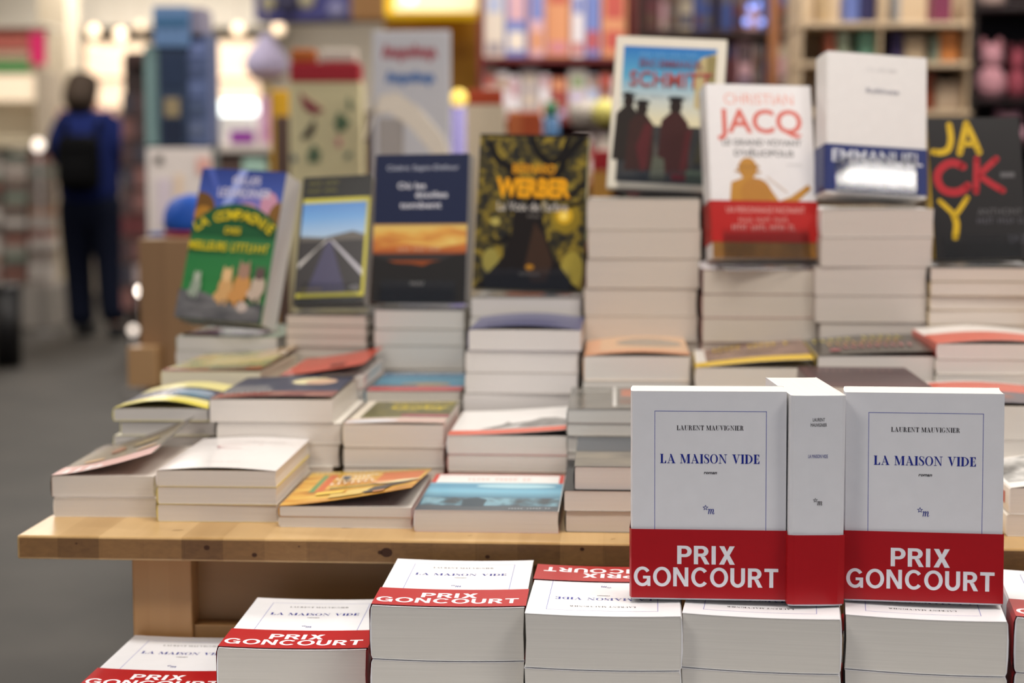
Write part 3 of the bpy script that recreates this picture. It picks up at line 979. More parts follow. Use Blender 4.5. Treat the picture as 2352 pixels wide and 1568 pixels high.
stack(2.13, 1598, 1870, 845, [45, 44], .21, dict(cover='#efe9e2', lift=(.012, .017), bow=(.003, .004), power=1.3, spine='#c9a81c', rough=.25, art=[
    ('R', 14, 30, 147, 206, noise_mat('brown_street_print', [(.3, '#5a4038'), (.6, '#8a6a5e'), (.8, '#a58a7c')], (30, 30, 20), .25)), ('R', 0, 0, 147, 48, '#e2bb18'), *scrib(26, 128, 150, 190, 13, '#cfae2c'), *scrib(30, 110, 110, 130, 12, '#b3946a')]),
    'paperback with yellow lower edge and brown picture cover', 'yellow edged brown cover', -5, pages='#d6cdc0')
stack(2.11, 1878, 2146, 818, [66, 50], .2, dict(cover='#38352f', lift=(.007, .010), bow=(.003, .005), spine='#a89238', rough=.25, coat=.2, art=[
    *scrib(10, 130, 150, 186, 11, '#b9a83a'), *scrib(24, 120, 96, 132, 9, '#b98a4a'), *scrib(40, 130, 50, 86, 9, '#b56a6a'), ('E', 26, 40, 8, 12, '#a83a48')]),
    'black paperback with rows of yellow and pink brush lettering', 'black cover with brush lettering', -4.5, pages='#d6ccc2')
stack(2.09, 2154, 2430, 790, [35, 34, 34], .2, dict(cover='#ece6e2', bow=(.005, .006), spine='#c9584a', rough=.3, art=[('R', 0, 0, 146, 110, '#d25c48'), ('R', 0, 110, 146, 116, '#e9d2ca')]),
    'white paperback with broad red lower half, cut by the frame edge', 'white cover with red lower half', -4.5, pages='#d8cec4')

# back row: piles that carry the upright display copies
BG = 'paperbacks piled under the upright display copies'


def plain(c):
    return dict(cover=c)


za = stack(2.47, 400, 641, 772, [33, 34], .21, plain('#7a8a76'), 'topmost plain book in the pile carrying the green dog cover', 'green dog cover', -8, group=BG, pages='#c9c0b4', ztop=.8372)
zb = stack(2.44, 654, 844, 708, [24, 24, 24, 25, 26], .19, plain('#3a3a38'), 'topmost plain book in the pile carrying the road photograph cover', 'road photograph cover', -8, group=BG, pages='#c2b4a2', ucover='#8c8678', ztop=.8704)
zc = stack(2.42, 858, 1068, 712, [44, 38, 54], .2, plain('#4a4a4c'), 'topmost plain book in the pile carrying the navy cover', 'navy sunset cover', -4, group=BG, pages='#c8c0b4', ucover='#9a9488', ztop=.8796)
zd = stack(2.39, 1080, 1336, 690, [44, 46], .2, plain('#8a8680'), 'topmost plain book in the pile carrying the tree cover', 'tree cover', -5, group=BG, pages='#ccc2b8', ztop=.8985)
ze = stack(2.36, 1348, 1609, 460, [70, 66, 68, 64, 58], .2, plain('#a8a49c'), 'topmost plain book of the tallest pile, carrying the blue sky cover', 'blue sky cover', -4, group=BG, pages='#c6b6a4', ucover='#c2b4a4', ztop=1.0362, shift=(0, 3, 0, -5, -3))
zf = stack(2.33, 1614, 1880, 618, [56, 54, 56], .22, plain('#6a3a3a'), 'topmost plain book in the pile carrying the golden scribe cover', 'white cover with golden scribe', -2, group=BG, pages='#c3b4a1', ucover='#a07a72', ztop=.9412)
zg = stack(2.31, 1888, 2146, 478, [64, 68, 66, 62], .2, plain('#dcd8d4'), 'topmost plain book in the pile carrying the navy banded white cover', 'navy banded white cover', -2, group=BG, pages='#c8b9ac', ucover='#b6aaa2', ztop=1.0236, shift=(0, -2, -14, -12))
zh = stack(2.29, 2138, 2404, 610, [32, 32, 33, 34], .2, plain('#3a342e'), 'topmost plain book in the pile carrying the black brush-lettered cover', 'black brush-lettered cover', -4, group=BG, pages='#ccbaa9', ucover='#b8a27a', ztop=.946)

# ------------------------------------------------------------------ the upright display copies
DG = 'upright display copies on the piles'


def display(loc, yaw, tilt, roll, w, h, t, ztop, bk, label, band=None, lip=.035):
    r3 = pose(yaw, tilt, roll)
    B = Book(w, h, t, **bk)
    p = stand_on(ztop + .0034, w, h, t, r3, loc)
    o = B.place('paperback', p, r3, label, DG)
    if band:
        link('paper_band', band_mesh(B, *band), o)
    # clear acrylic easel the copy stands in
    ry = Matrix.Rotation(R(yaw), 3, 'Z')
    e = empty('book_easel', (loc[0], loc[1], ztop), (0, 0, R(yaw)), 'clear acrylic easel holding the ' + label.replace('upright ', ''), 'easel', 'clear acrylic book easels')
    cm = clear_mat()
    s, c = math.sin(R(tilt)), math.cos(R(tilt))
    b = MB(); b.box(-w * .38, w * .38, -t - .006, .05, 0, .0026, cm); b.build('base', e)
    rx = Matrix.Rotation(-R(tilt), 3, 'X')
    b = MB(); b.box(-w * .38, w * .38, .003, .0056, .0, h * .4, cm, rx); b.build('back_plate', e)
    b = MB()
    b.box(-w * .4, w * .4, -t - .0065, -t - .0045, t * s * 0 + .0, lip, cm, rx); b.build('front_lip', e)
    return o


sky1 = ramp_mat('night_blue_print', [(0, '#4a63b8'), (1, '#20357f')], 'Y', .15, .228, .35)
gr1 = ramp_mat('green_print', [(0, '#2a7a3c'), (.5, '#23703a'), (1, '#1d5230')], 'Y', .04, .16, .35)
dog = lambda x, y, s, c1, c2: [('E', x, y, 11 * s, 17 * s, c1), ('E', x - 7 * s, y - 12 * s, 9 * s, 8 * s, c1), ('E', x, y + 18 * s, 8 * s, 9 * s, c2), ('P', [(x - 7 * s, y + 22 * s), (x - 6 * s, y + 32 * s), (x - 1 * s, y + 25 * s)], c2), ('P', [(x + 7 * s, y + 22 * s), (x + 6 * s, y + 32 * s), (x + 1 * s, y + 25 * s)], c2), ('R', x - 7 * s, y - 24 * s, x - 3 * s, y - 8 * s, c1), ('R', x + 2 * s, y - 24 * s, x + 6 * s, y - 8 * s, c1)]
rock = noise_mat('grey_rock_print', [(.3, '#3e3e42'), (.6, '#6e6c6e'), (.8, '#96929a')], (20, 70, 30), .35, 6)
display((-.4104, 2.5246), -18, 17.3, -2.95, .138, .2278, .05, za, dict(cover='#1f5a34', pages='#d2c8be', rough=.35, art=[
    ('R', 0, 0, 141, 165, gr1), ('R', 0, 150, 141, 228, sky1), ('P', [(34, 152), (62, 228), (76, 228), (50, 150)], '#8f9cd6'), ('P', [(8, 228), (40, 170), (44, 176), (20, 228)], '#4a5ba8'), ('E', 96, 170, 34, 22, '#6f6bb0'), ('E', 118, 178, 14, 18, '#c08aa0'), ('E', 84, 168, 18, 10, '#c08a9c'),
    ('E', 6, 165, 26, 26, '#6b4a22'), ('E', 138, 160, 18, 22, '#7a5526'), ('E', 14, 158, 14, 12, '#a8762a'),
    ('P', [(x, y) for x, y in ell(70, 92, 88, 84, 40, 24, 156)], '#1c5230'), ('R', 0, 60, 141, 122, gr1),
    ('T', 'GILLES', 76, 206, 12, '#c9c4d6', dict(width=46, bold=.02)), ('T', 'LEGARDINIER', 76, 186, 14, '#c9c4d6', dict(width=86, bold=.02)),
    *arc_text('LA COMPAGNIE', 69, 50, 101, 124, 56, 15, '#d0b81e'), ('T', 'DES', 70, 129, 10, '#c9b01e', dict(width=26, bold=.03)), ('T', 'MEILLEURS', 34, 103, 13, '#d0b81e', dict(width=62, bold=.03)), *scrib(72, 134, 103, 116, 9, '#d0b81e'),
    ('P', [(0, 0), (0, 42), (40, 40), (100, 22), (141, 30), (141, 0)], rock),
    *dog(26, 48, .75, '#8f9a8a', '#a6ac9c'), *dog(74, 48, 1.05, '#c79b66', '#d8b280'), *dog(100, 52, 1.25, '#c08a50', '#9c7a68'), *dog(126, 54, 1.0, '#b9a696', '#5c4a48'), ('E', 106, 22, 9, 8, '#b8a8a0')]),
    'upright paperback with green domed cover and four seated dogs', lip=.03)
road_sky = ramp_mat('road_sky_print', [(0, '#9bb4cc'), (.5, '#5b94cc'), (1, '#2a6cb8')], 'Y', .1, .165, .3)
display((-.2597, 2.4900), -15, 21.5, 3.0, .108, .1969, .022, zb, dict(cover='#151413', pages='#a89c90', rough=.3, art=[
    *scrib(10, 62, 184, 189, 12, '#7a7430'), *scrib(10, 56, 172, 177, 11, '#7a7430'), ('R', 4, 10, 108, 162, '#c2b93c'), ('R', 4, 15, 103, 155, '#1c1a1c'), ('R', 4, 96, 103, 155, road_sky),
    ('P', [(4, 96), (4, 104), (40, 101), (84, 110), (103, 104), (103, 96)], '#5c5650'), ('R', 4, 15, 103, 96, '#262123'), ('P', [(18, 15), (46, 96), (52, 96), (80, 15)], '#3e3a58'),
    ('P', [(4, 54), (44, 97), (48, 97), (4, 62)], '#c2beba'), ('P', [(50, 97), (54, 97), (103, 50), (103, 40)], '#b4b2ba'), ('R', 4, 10, 108, 16, '#c2b93c'), *scrib(10, 44, 20, 24, 9, '#8a7a3a')]),
    'upright paperback with yellow framed photograph of a straight road')
sun = ramp_mat('sunset_print', [(0, '#33302e'), (.08, '#a8582c'), (.35, '#cf7a38'), (.6, '#d8a048'), (.85, '#e2c268'), (1, '#c2965a')], 'Y', .068, .112, .3)
cloud = noise_mat('cloud_print', [(.3, '#b8602e'), (.5, '#dca24c'), (.7, '#e6c870')], (16, 60, 20), .3, 5)
display((-.1272, 2.4775), -14.5, 8.8, .84, .1405, .2129, .028, zc, dict(cover='#262c46', pages='#b9b0a8', rough=.3, art=[
    ('R', 0, 50, 140, 112, '#8f4a26'), ('R', 0, 60, 140, 112, sun), ('P', [(0, 96), (20, 104), (60, 100), (110, 108), (140, 102), (140, 84), (100, 78), (50, 84), (0, 76)], cloud), ('P', [(0, 0), (0, 66), (16, 62), (34, 56), (58, 55), (76, 52), (90, 58), (104, 60), (122, 68), (140, 70), (140, 0)], '#2c2a28'),
    ('T', 'Cédric Sapin-Defour', 72, 190, 7, '#b9bccb', dict(width=108, bold=.0)), ('T', 'Où les', 56, 163, 9, '#d5d5dd', dict(width=42, bold=.015)), ('T', 'étoiles', 86, 150, 9, '#d5d5dd', dict(width=48, bold=.015)), ('T', 'tombent', 70, 135, 9, '#d5d5dd', dict(width=62, bold=.015)),
    *scrib(38, 106, 74, 78, 18, '#d9b79a'), *scrib(58, 80, 24, 29, 6, '#a8a4a0')]),
    'upright navy paperback with a sunset picture across the lower half')
leaf = noise_mat('yellow_foliage_print', [(.36, '#100e09'), (.5, '#3f360f'), (.62, '#8a751c'), (.8, '#3f3512')], (70, 70, 70), .3, 4, 0, .6)
BK = '#14100e'
display((.0245, 2.4376), -8.5, 11, -1.2, .155, .2215, .026, zd, dict(cover='#1a1712', pages='#b8b06a', rough=.28, art=[
    ('R', 0, 0, 155, 218, leaf), ('E', 128, 104, 22, 22, '#8a7420'), ('E', 126, 106, 12, 12, '#c9a022'), ('E', 125, 106, 6, 6, '#f0d060'), ('E', 28, 96, 7, 6, '#a89a50'), ('E', 24, 40, 12, 18, '#8f8440'), ('E', 140, 30, 16, 26, '#a08f3a'),
    ('P', [(14, 14), (40, 44), (52, 80), (54, 122), (92, 122), (100, 78), (116, 44), (140, 12), (155, 0), (0, 0)], '#1c1613'), ('P', [(72, 30), (84, 96), (98, 78), (112, 40), (104, 12), (84, 10)], '#3a281c'),
    ('B', [(58, 110), (52, 150), (46, 172), (26, 186), (14, 212)], [30, 16, 12, 9, 8], BK), ('B', [(80, 118), (88, 150), (100, 178), (84, 196), (74, 218)], [26, 14, 12, 9, 8], BK), ('B', [(100, 178), (118, 192), (128, 218)], [10, 9, 8], BK), ('B', [(96, 160), (116, 168), (124, 190), (148, 218)], [14, 11, 10, 10], BK), ('B', [(120, 130), (140, 140), (155, 160)], [5, 6, 6], BK), ('B', [(50, 76), (34, 66), (18, 72)], [10, 6, 3], BK), ('B', [(104, 118), (130, 120), (155, 128)], [9, 6, 4], BK),
    ('T', 'BERNARD', 80, 165, 14, '#c98a18', dict(width=62, bold=.03)), ('T', 'WERBER', 80, 131, 28, '#e09c16', dict(width=106, bold=.05)), ('T', "La Voix de l'arbre", 80, 112, 13, '#b9b2aa', dict(width=100, bold=.01)), *scrib(74, 92, 103, 106, 6, '#8a847c'),
    ('E', 80, 32, 6, 4, '#a8741e'), *scrib(66, 96, 20, 24, 9, '#8a8480')]),
    'upright paperback with black tree branches and yellow foliage cover')
ssky = ramp_mat('old_street_sky_print', [(0, '#d8cfae'), (.3, '#b9c2c0'), (.6, '#5aa0c0'), (1, '#2f70b4')], 'Y', .1, .205, .3)
sdark = noise_mat('street_ground_print', [(.3, '#26282a'), (.55, '#3c3a38'), (.75, '#56534c')], (30, 30, 30), .3)
man = lambda x, y, s, c: [('E', x, y + 66 * s, 6 * s, 8 * s, '#2f2622'), ('E', x, y + 73 * s, 8 * s, 3 * s, '#241f1e'), ('P', [(x - 15 * s, y), (x - 13 * s, y + 52 * s), (x - 5 * s, y + 60 * s), (x + 5 * s, y + 60 * s), (x + 13 * s, y + 50 * s), (x + 16 * s, y)], c)]
display((.2185, 2.508), -7.2, 8.0, -2.99, .159, .2200, .03, ze, dict(cover='#ddd5c6', pages='#cfc4b4', rough=.3, art=[
    ('R', 12, 9, 146, 206, ssky), ('P', [(146, 110), (118, 120), (116, 180), (124, 192), (146, 200)], '#b9a87c'), ('R', 132, 120, 146, 196, '#8f8258'), ('R', 12, 9, 146, 92, sdark),
    *man(24, 40, 1.3, '#302a26'), *man(44, 26, 1.35, '#3e2a26'), *man(92, 22, 1.5, '#432826'), ('P', [(38, 60), (50, 96), (60, 92), (56, 30), (48, 24)], '#56292a'), ('P', [(108, 84), (118, 92), (112, 30), (102, 26)], '#55292a'), ('R', 92, 14, 112, 22, '#7a2226'), ('P', [(60, 12), (64, 50), (80, 44), (84, 12)], '#5a5c50'), ('R', 112, 10, 146, 30, '#4f5a4c'), ('P', [(122, 40), (134, 110), (146, 112), (146, 40)], '#3f3c30'),
    *scrib(36, 122, 192, 198, 24, '#6fa8d8'), ('T', 'ÉRIC-EMMANUEL', 82, 176, 11, '#7f5064', dict(width=92, bold=.01)), ('T', 'SCHMITT', 82, 148, 22, '#a85450', dict(width=118, bold=.01)), *scrib(28, 112, 134, 138, 20, '#a9bcc2')]),
    'upright cream bordered paperback with blue sky and robed figures cover')
GOLD = '#b07a22'
display((.3396, 2.367), 8, 16.0, -.97, .149, .2455, .040, zf, dict(cover='#d9d5d5', pages='#cfc6ba', rough=.3, art=[
    ('T', 'CHRISTIAN', 74, 217, 15, '#d98a7a', dict(width=98, bold=-.005)), ('T', 'JACQ', 74, 176, 34, '#c85a4c', dict(width=120, bold=.02)), ('T', 'LE GRAND VOYANT', 76, 158, 9, '#6a6668', dict(width=112, bold=.025)), ('T', "D'HÉLIOPOLIS", 78, 143, 9, '#6a6668', dict(width=84, bold=.025)), *scrib(110, 132, 130, 133, 6, '#aaa6a6'),
    ('E', 54, 126, 13, 15, GOLD), ('R', 40, 126, 70, 130, '#9c6a1c'), ('P', [(48, 84), (46, 116), (62, 116), (62, 100), (60, 84)], GOLD), ('B', [(36, 122), (72, 120)], 3, '#a87420'), ('P', [(26, 70), (30, 106), (46, 112), (64, 108), (84, 98), (96, 80), (112, 86), (138, 104), (142, 98), (118, 76), (100, 66), (60, 62), (30, 60)], GOLD), ('E', 64, 90, 22, 22, '#a87020'), ('B', [(80, 114), (108, 92)], 1.2, '#c9a88a'),
    ('R', 0, 0, 151, 22, noise_mat('brown_relief_print', [(.3, '#6e4a1e'), (.6, '#8f622a'), (.8, '#5a3c22')], (30, 20, 20), .2))], spine_art=[('R', 10, 120, 22, 200, '#c9c4c4'), ('R', 12, 60, 22, 76, '#c9b090')]),
    'upright white paperback with golden seated scribe and red printed band',
    (22, 80, '#a8211f', [('T', 'UN PERSONNAGE FASCINANT', 76, 63, 8, '#d09a92', dict(width=110)), *scrib(38, 112, 50, 56, 18, '#c78a82'), *scrib(28, 116, 38, 46, 20, '#c9908a')], .2), lip=.045)
display((.4850, 2.3790), 9, 11.5, -3.5, .142, .196, .048, zg, dict(cover='#dedad8', pages='#d8d0c8', rough=.35, art=[*scrib(56, 102, 172, 177, 18, '#c9c6c6'), ('T', 'Kolkhoze', 79, 142, 6.5, '#6a6c80', dict(width=46))]),
    'upright white paperback with navy printed band reflecting a lamp',
    (4, 68, '#1d2a66', [('T', 'EMMANUEL', 72, 44, 17, '#d5d5de', dict(width=128, bold=.015)), ('T', 'CARRÈRE', 76, 16, 17, '#d5d5de', dict(width=100, bold=.015))], .25), lip=.065)
Yc, Rc = '#c9a51a', '#a8202a'
display((.6348, 2.3530), 3.5, 14, .75, .130, .1965, .026, zh, dict(cover='#1d1a1b', spine='#b8962a', pages='#c9beb0', rough=.3, art=[
    ('B', [(32, 186), (33, 166), (28, 152), (18, 148), (8, 149)], 9, Yc, 1), ('B', [(44, 147), (50, 168), (56, 188)], 9, Yc, 1), ('B', [(56, 188), (64, 168), (71, 148)], 9, Yc, 1), ('B', [(48, 160), (68, 159)], 7, Yc, 1),
    ('B', [(47, 128), (36, 133), (24, 131), (13, 121), (11, 108), (18, 96), (32, 92), (44, 95), (52, 101)], 11, Rc, 1), ('B', [(67, 138), (65, 115), (63, 93)], 9, Rc, 1), ('B', [(94, 138), (80, 126), (68, 116)], 9, Rc, 1), ('B', [(68, 116), (84, 104), (100, 94)], 9, Rc, 1),
    ('B', [(12, 80), (22, 70), (30, 62)], 7, Yc, 1), ('B', [(50, 84), (40, 70), (30, 58)], 7, Yc, 1), ('B', [(30, 60), (33, 48), (30, 30)], 9, Yc, 1),
    ('R', 98, 112, 118, 119, '#5c5a5c'), ('T', 'ANTHONY', 94, 60, 9, '#5c5a5c', dict(width=62)), *scrib(62, 128, 48, 56, 14, '#55535a'), *scrib(104, 130, 20, 32, 4, '#55535a')]),
    'upright black paperback with yellow and red brush lettering')

# ------------------------------------------------------------------ the shop behind the table
def pr(px0, py0, px1, py1, D):
    """x0, x1, z0, z1 at depth D of a pixel rectangle"""
    a, c = at(px0, py1, D), at(px1, py0, D)
    return a.x, c.x, a.z, c.z


def bx(name, px0, py0, px1, py1, D, dep, m, parent=None, bev=.004, floor=False, lab=None, cat=None, group=None, kind=None):
    x0, x1, z0, z1 = pr(px0, py0, px1, py1, D)
    if floor:
        z0 = 0
    b = MB()
    m = m if isinstance(m, bpy.types.Material) else mat(m, .5)
    if parent is None:
        b.box(-(x1 - x0) / 2, (x1 - x0) / 2, 0, dep, 0, z1 - z0, m, None, min(bev, (x1 - x0) / 5, (z1 - z0) / 5, dep / 5))
        o = b.build(name)
        o.location = ((x0 + x1) / 2, D, z0)
        return tag(o, lab, cat, group, kind)
    L = parent.location
    b.box(x0 - L.x, x1 - L.x, D - L.y, D - L.y + dep, z0 - L.z, z1 - L.z, m, None, min(bev, (x1 - x0) / 5, (z1 - z0) / 5, dep / 5))
    return b.build(name, parent)


# wooden plinth at the near end of the next table, with a blue cap on it
wood2 = wood_mat('oak_panel', '#8a6a4a', '#a8845e', .09, 0, (30, 30, 2), .4)
x0, x1, z0, z1 = pr(322, 548, 442, 884, 3.6)
pl = empty('wooden_plinth', ((x0 + x1) / 2, 3.6, 0), (0, 0, R(-6)), 'tall brown wooden plinth beyond the table, under the blue cap', 'plinth')
hw = (x1 - x0) / 2
b = MB(); b.box(-hw * .9, hw * .9, .03, .25, 0, z0 + .004, mat('#2a2622', .6)); b.build('base', pl)
b = MB(); b.box(-hw, hw, 0, .28, z0, z1, wood2, None, .004); b.build('body', pl)
b = MB(); b.box(-hw - .012, -hw + .05, -.05, 0, z0, z0 + .085, wood_mat('pale_block', '#b08a60', '#c9a273', .05, 0, (20, 20, 2), .4), None, .003); b.build('foot_block', pl)
c = at(422, 545, 3.66)
cap_o = empty('cap', (c.x - .008, 3.74, z1), (0, 0, R(-25)), 'bright blue rounded cap with red underside, on the wooden plinth', 'cap')
b = MB(); b.lathe([(.056, .012), (.06, .03), (.058, .05), (.048, .072), (.03, .086), (.006, .091)], (.012, 0, 0), mat('#1c55b8', .6), 24); b.build('crown', cap_o)
b = MB(); b.lathe([(.0575, 0), (.06, .006), (.058, .013)], (.012, 0, 0), mat('#8f2438', .6), 24); b.build('band', cap_o)
b = MB(); b.lathe([(.004, .010), (.04, .009), (.046, .004), (.042, 0)], (-.045, 0, 0), mat('#1a3f92', .6), 20, 'Z', 1.0, 1.0); b.build('brim', cap_o)

# teal column stand with a white leaflet panel
D = 6.0
x0, x1, z0, z1 = pr(332, 12, 480, 545, D)
col = empty('display_column', ((x0 + x1) / 2, D, 0), None, 'tall teal and navy display column with white notice panel, behind the plinth', 'display')
bx('body', 338, 330, 480, 545, D + .02, .2, '#6a7a80', col, floor=True)
bx('side_panel', 334, 105, 372, 335, D, .22, '#6f8a8a', col)
bx('front_panel', 366, 90, 428, 335, D - .01, .2, '#2c3a52', col)
bx('side_panel', 424, 75, 478, 335, D, .21, '#56648a', col)
bx('header_panel', 352, 14, 434, 108, D - .02, .2, '#5f7da6', col)
bx('header_panel', 434, 18, 470, 95, D, .15, '#8a8598', col)
np_ = bx('notice_panel', 340, 340, 484, 545, D - .04, .02, '#d9cfca', col)
bx('print', 358, 356, 376, 376, D - .043, .002, '#5a5654', np_, 0) if False else None
for q in ((356, 358, 374, 376, '#55504c'), (452, 362, 484, 400, '#d8a49a'), (404, 400, 420, 520, '#e0c8b0'), (362, 410, 392, 520, '#cfc2cc')):
    bx('notice', *q[:4], D - .044, .003, q[4], col)
bx('picture', 378, 225, 412, 268, D - .014, .003, '#8f8062', col)
bx('picture', 352, 40, 432, 60, D - .024, .003, '#39648a', col)
bx('picture', 374, 125, 420, 200, D - .014, .003, '#22304a', col)
bx('picture', 374, 275, 420, 325, D - .014, .003, '#1a2338', col)
for k in range(5):
    bx('pocket', 434, 96 + 46 * k, 470, 130 + 46 * k, D - .006, .006, ('#6674a0', '#4a5678', '#5c6a92', '#46526e', '#5a6480')[k], col)

# showcases with glow panels in place of lamplight, and bulbs, at the far end
for i, (q, d, s) in enumerate((((196, 96, 340, 255), 15.5, .72), ((478, 92, 600, 262), 15.2, .66))):
    e = bx('showcase', *q, d, .3, '#dccbb4', None, lab=('warm lit showcase beyond the person in blue', 'warm lit showcase beyond the teal column')[i], cat='showcase')
    w_, h_ = e.dimensions.x, e.dimensions.z
    x0, x1, z0, z1 = pr(*q, d)
    b = MB(); b.box(-(x1 - x0) * .46, (x1 - x0) * .46, -.03, -.005, (z1 - z0) * .06, (z1 - z0) * .94, glow_mat('#ffe3c4', s)); b.build('painted_glow_panel', e)  # panel emits by itself, standing in for lamps inside the showcase
    b = MB(); b.box(-(x1 - x0) * .5, (x1 - x0) * .5, -.06, .0, (z1 - z0) * .45, (z1 - z0) * .48, mat('#b8957a')); b.build('shelf', e)
    b = MB(); b.box(-(x1 - x0) * .5, (x1 - x0) * .5, 0, .3, -z0, 0, mat('#8f857a')); b.build('base', e)
BULBS = [(215, 72, 14, 5, .05), (277, 80, 14.1, 6, .05), (211, 112, 14.6, 2.6, .05), (548, 68, 14, 3.4, .05), (640, 66, 14, 3.4, .05), (322, 60, 14.3, 2.2, .04)]
for i, (px, py, d, s, r_) in enumerate(BULBS):
    p = at(px, py, d)
    e = empty('pendant_lamp', p, None, f'small glowing pendant bulb, {ORD[i]} counted from the column with the red poster', 'lamp', 'pendant bulbs')
    b = MB(); b.lathe([(.005, -r_), (r_ * .7, -r_ * .7), (r_, 0), (r_ * .7, r_ * .7), (.01, r_)], (0, 0, 0), glow_mat('#ffe2c0', s * .4), 14); b.build('bulb', e)
    b = MB(); b.tube([(0, 0, r_), (0, 0, CEIL - p.z)], .004, mat('#d8d0c4')); b.build('cord', e)
for i, (px, py, d, lab) in enumerate(((88, 334, 11.5, 'small glowing lamp above the piled books at the wall'), (325, 668, 8.0, 'small bright lamp low beside the wooden plinth'), (306, 758, 8.4, 'faint round lamp near the floor beside the plinth'))):
    p = at(px, py, d)
    e = empty('spot_lamp', (p.x, p.y, 0), None, lab, 'lamp')
    r_ = .022 if i else .04
    b = MB(); b.lathe([(.004, -r_), (r_ * .7, -r_ * .7), (r_, 0), (r_ * .7, r_ * .7), (.004, r_)], (0, 0, p.z), glow_mat('#fff0e2', (1.6, 9, 1.4)[i]), 12); b.build('bulb', e)
    b = MB(); b.tube([(0, .0, 0), (0, .0, p.z - r_)], .008, mat('#8a8684')); b.build('pole', e)
    b = MB(); b.lathe([(.07, 0), (.07, .012), (.01, .018)], (0, 0, 0), mat('#6a6664'), 14); b.build('base', e)

# cream bulkhead, pillar
x0, x1, z0, z1 = pr(-60, -200, 620, 62, 15.9)
slab('trim_1', x0, x1, 15.9, 16.9, z0, CEIL, mat('#ece6da', .7))
x0, x1, z0, z1 = pr(104, -10, 152, 700, 13.2)
slab('trim_2', x0, x1, 13.2, 13.6, 0, CEIL, mat('#cdbfa8', .6))

# wall unit with poster, and piles of flat books below
D = 12.0
x0, x1, z0, z1 = pr(-120, 55, 108, 660, D)
un = empty('wall_unit', ((x0 + x1) / 2, D, 0), None, 'cream wall unit with red and green poster above piles of flat books', 'shelf unit')
bx('back_panel', -120, 55, 108, 320, D + .4, .03, '#cfc4ae', un)
bx('counter', -120, 318, 112, 336, D - .05, .5, '#b9ac92', un)
bx('plinth', -120, 655, 112, 702, D - .05, .5, '#8a847e', un, floor=True)
bx('header_panel', -120, 54, 106, 62, D, .4, '#d8cfbe', un)
for q in ((-120, 64, 70, 118, '#b8665a'), (-120, 112, 66, 140, '#c9a890'), (-120, 135, 68, 166, '#5f9a5c')):
    bx('poster', *q[:4], D + .1, .01, q[4], un)
bx('poster', 70, 72, 102, 148, D + .06, .012, '#d8286a', un)
bx('painted_glow_panel', -110, 172, 84, 232, D + .1, .02, glow_mat('#e8d4b8', .55), un)  # emission stands in for light falling on the beige shelf
bx('side_panel', 84, 160, 106, 320, D, .42, '#a89a88', un)
bx('side_panel', -6, 336, 0, 656, D, .42, '#6a6058', un) if False else None
cols = ['#6a5c54', '#8f867e', '#4f5a52', '#7a4a40', '#9a8f88', '#5c524c', '#a8a09a', '#6f7a6e', '#8a6450', '#b8b0aa']
random.seed(3)
for ci, (xa, xb) in enumerate(((-60, 2), (6, 62), (66, 108))):
    y = 655
    k = 0
    while y > 350:
        t = random.uniform(15, 22)
        nb = bx('piled_book', xa + random.uniform(0, 4), y - t + 1, xb - random.uniform(0, 4), y, D + random.uniform(0, .02), .28, random.choice(cols), None, .002,
                lab=f'flat book {ORD[k]} from the bottom of the {("outer", "middle", "inner")[ci]} pile under the poster', cat='book', group='flat books piled under the wall unit')
        y -= t
        k += 1
bx('waste_bin', -40, 655, 30, 812, 9.6, .3, '#141315', None, .02, floor=True, lab='black bin on the floor at the frame edge', cat='bin') if False else None
e = empty('waste_bin', (at(-4, 700, 9.4).x, 9.55, 0), None, 'tall black bin on the dark floor, below the piled books', 'bin')
zz = at(0, 655, 9.4).z
b = MB(); b.lathe([(.075, 0), (.085, zz - .03), (.08, zz - .03)], (0, 0, 0), mat('#121113', .4), 20); b.build('body', e)
b = MB(); b.lathe([(.088, zz - .03), (.088, zz - .01), (.04, zz)], (0, 0, 0), mat('#1c1b1d', .4), 20); b.build('lid', e)

# dark rotating rack beside the person
D = 10.0
x0, x1, z0, z1 = pr(262, 128, 338, 760, D)
rk = empty('card_rack', ((x0 + x1) / 2, D, 0), None, 'dark brown card rack standing between the person and the teal column', 'rack')
bx('frame', 296, 128, 340, 770, D + .1, .16, '#3a2c2a', rk, floor=True)
bx('header_panel', 288, 118, 338, 150, D, .2, '#4a3430', rk)
for k in range(8):
    bx('shelf', 276, 262 + 56 * k, 338, 270 + 56 * k, D - .06, .2, '#4a3632', rk)
random.seed(11)
cc = ['#b09aa0', '#6e3a3c', '#a88a86', '#4a4650', '#8c6460', '#c2b0b0', '#5a4648']
for k in range(9):
    for j in range(2):
        bx('card_packet', 280 + 29 * j, 216 + 56 * k, 305 + 29 * j, 261 + 56 * k, D - .05, .03, random.choice(cc), None, .002,
           lab=f'{("first", "second")[j]} card packet on the {ORD[k]} tier of the dark rack', cat='card', group='card packets in the dark rack')
bx('shelf', 276, 206, 338, 214, D - .06, .2, '#4a3632', rk) if False else None

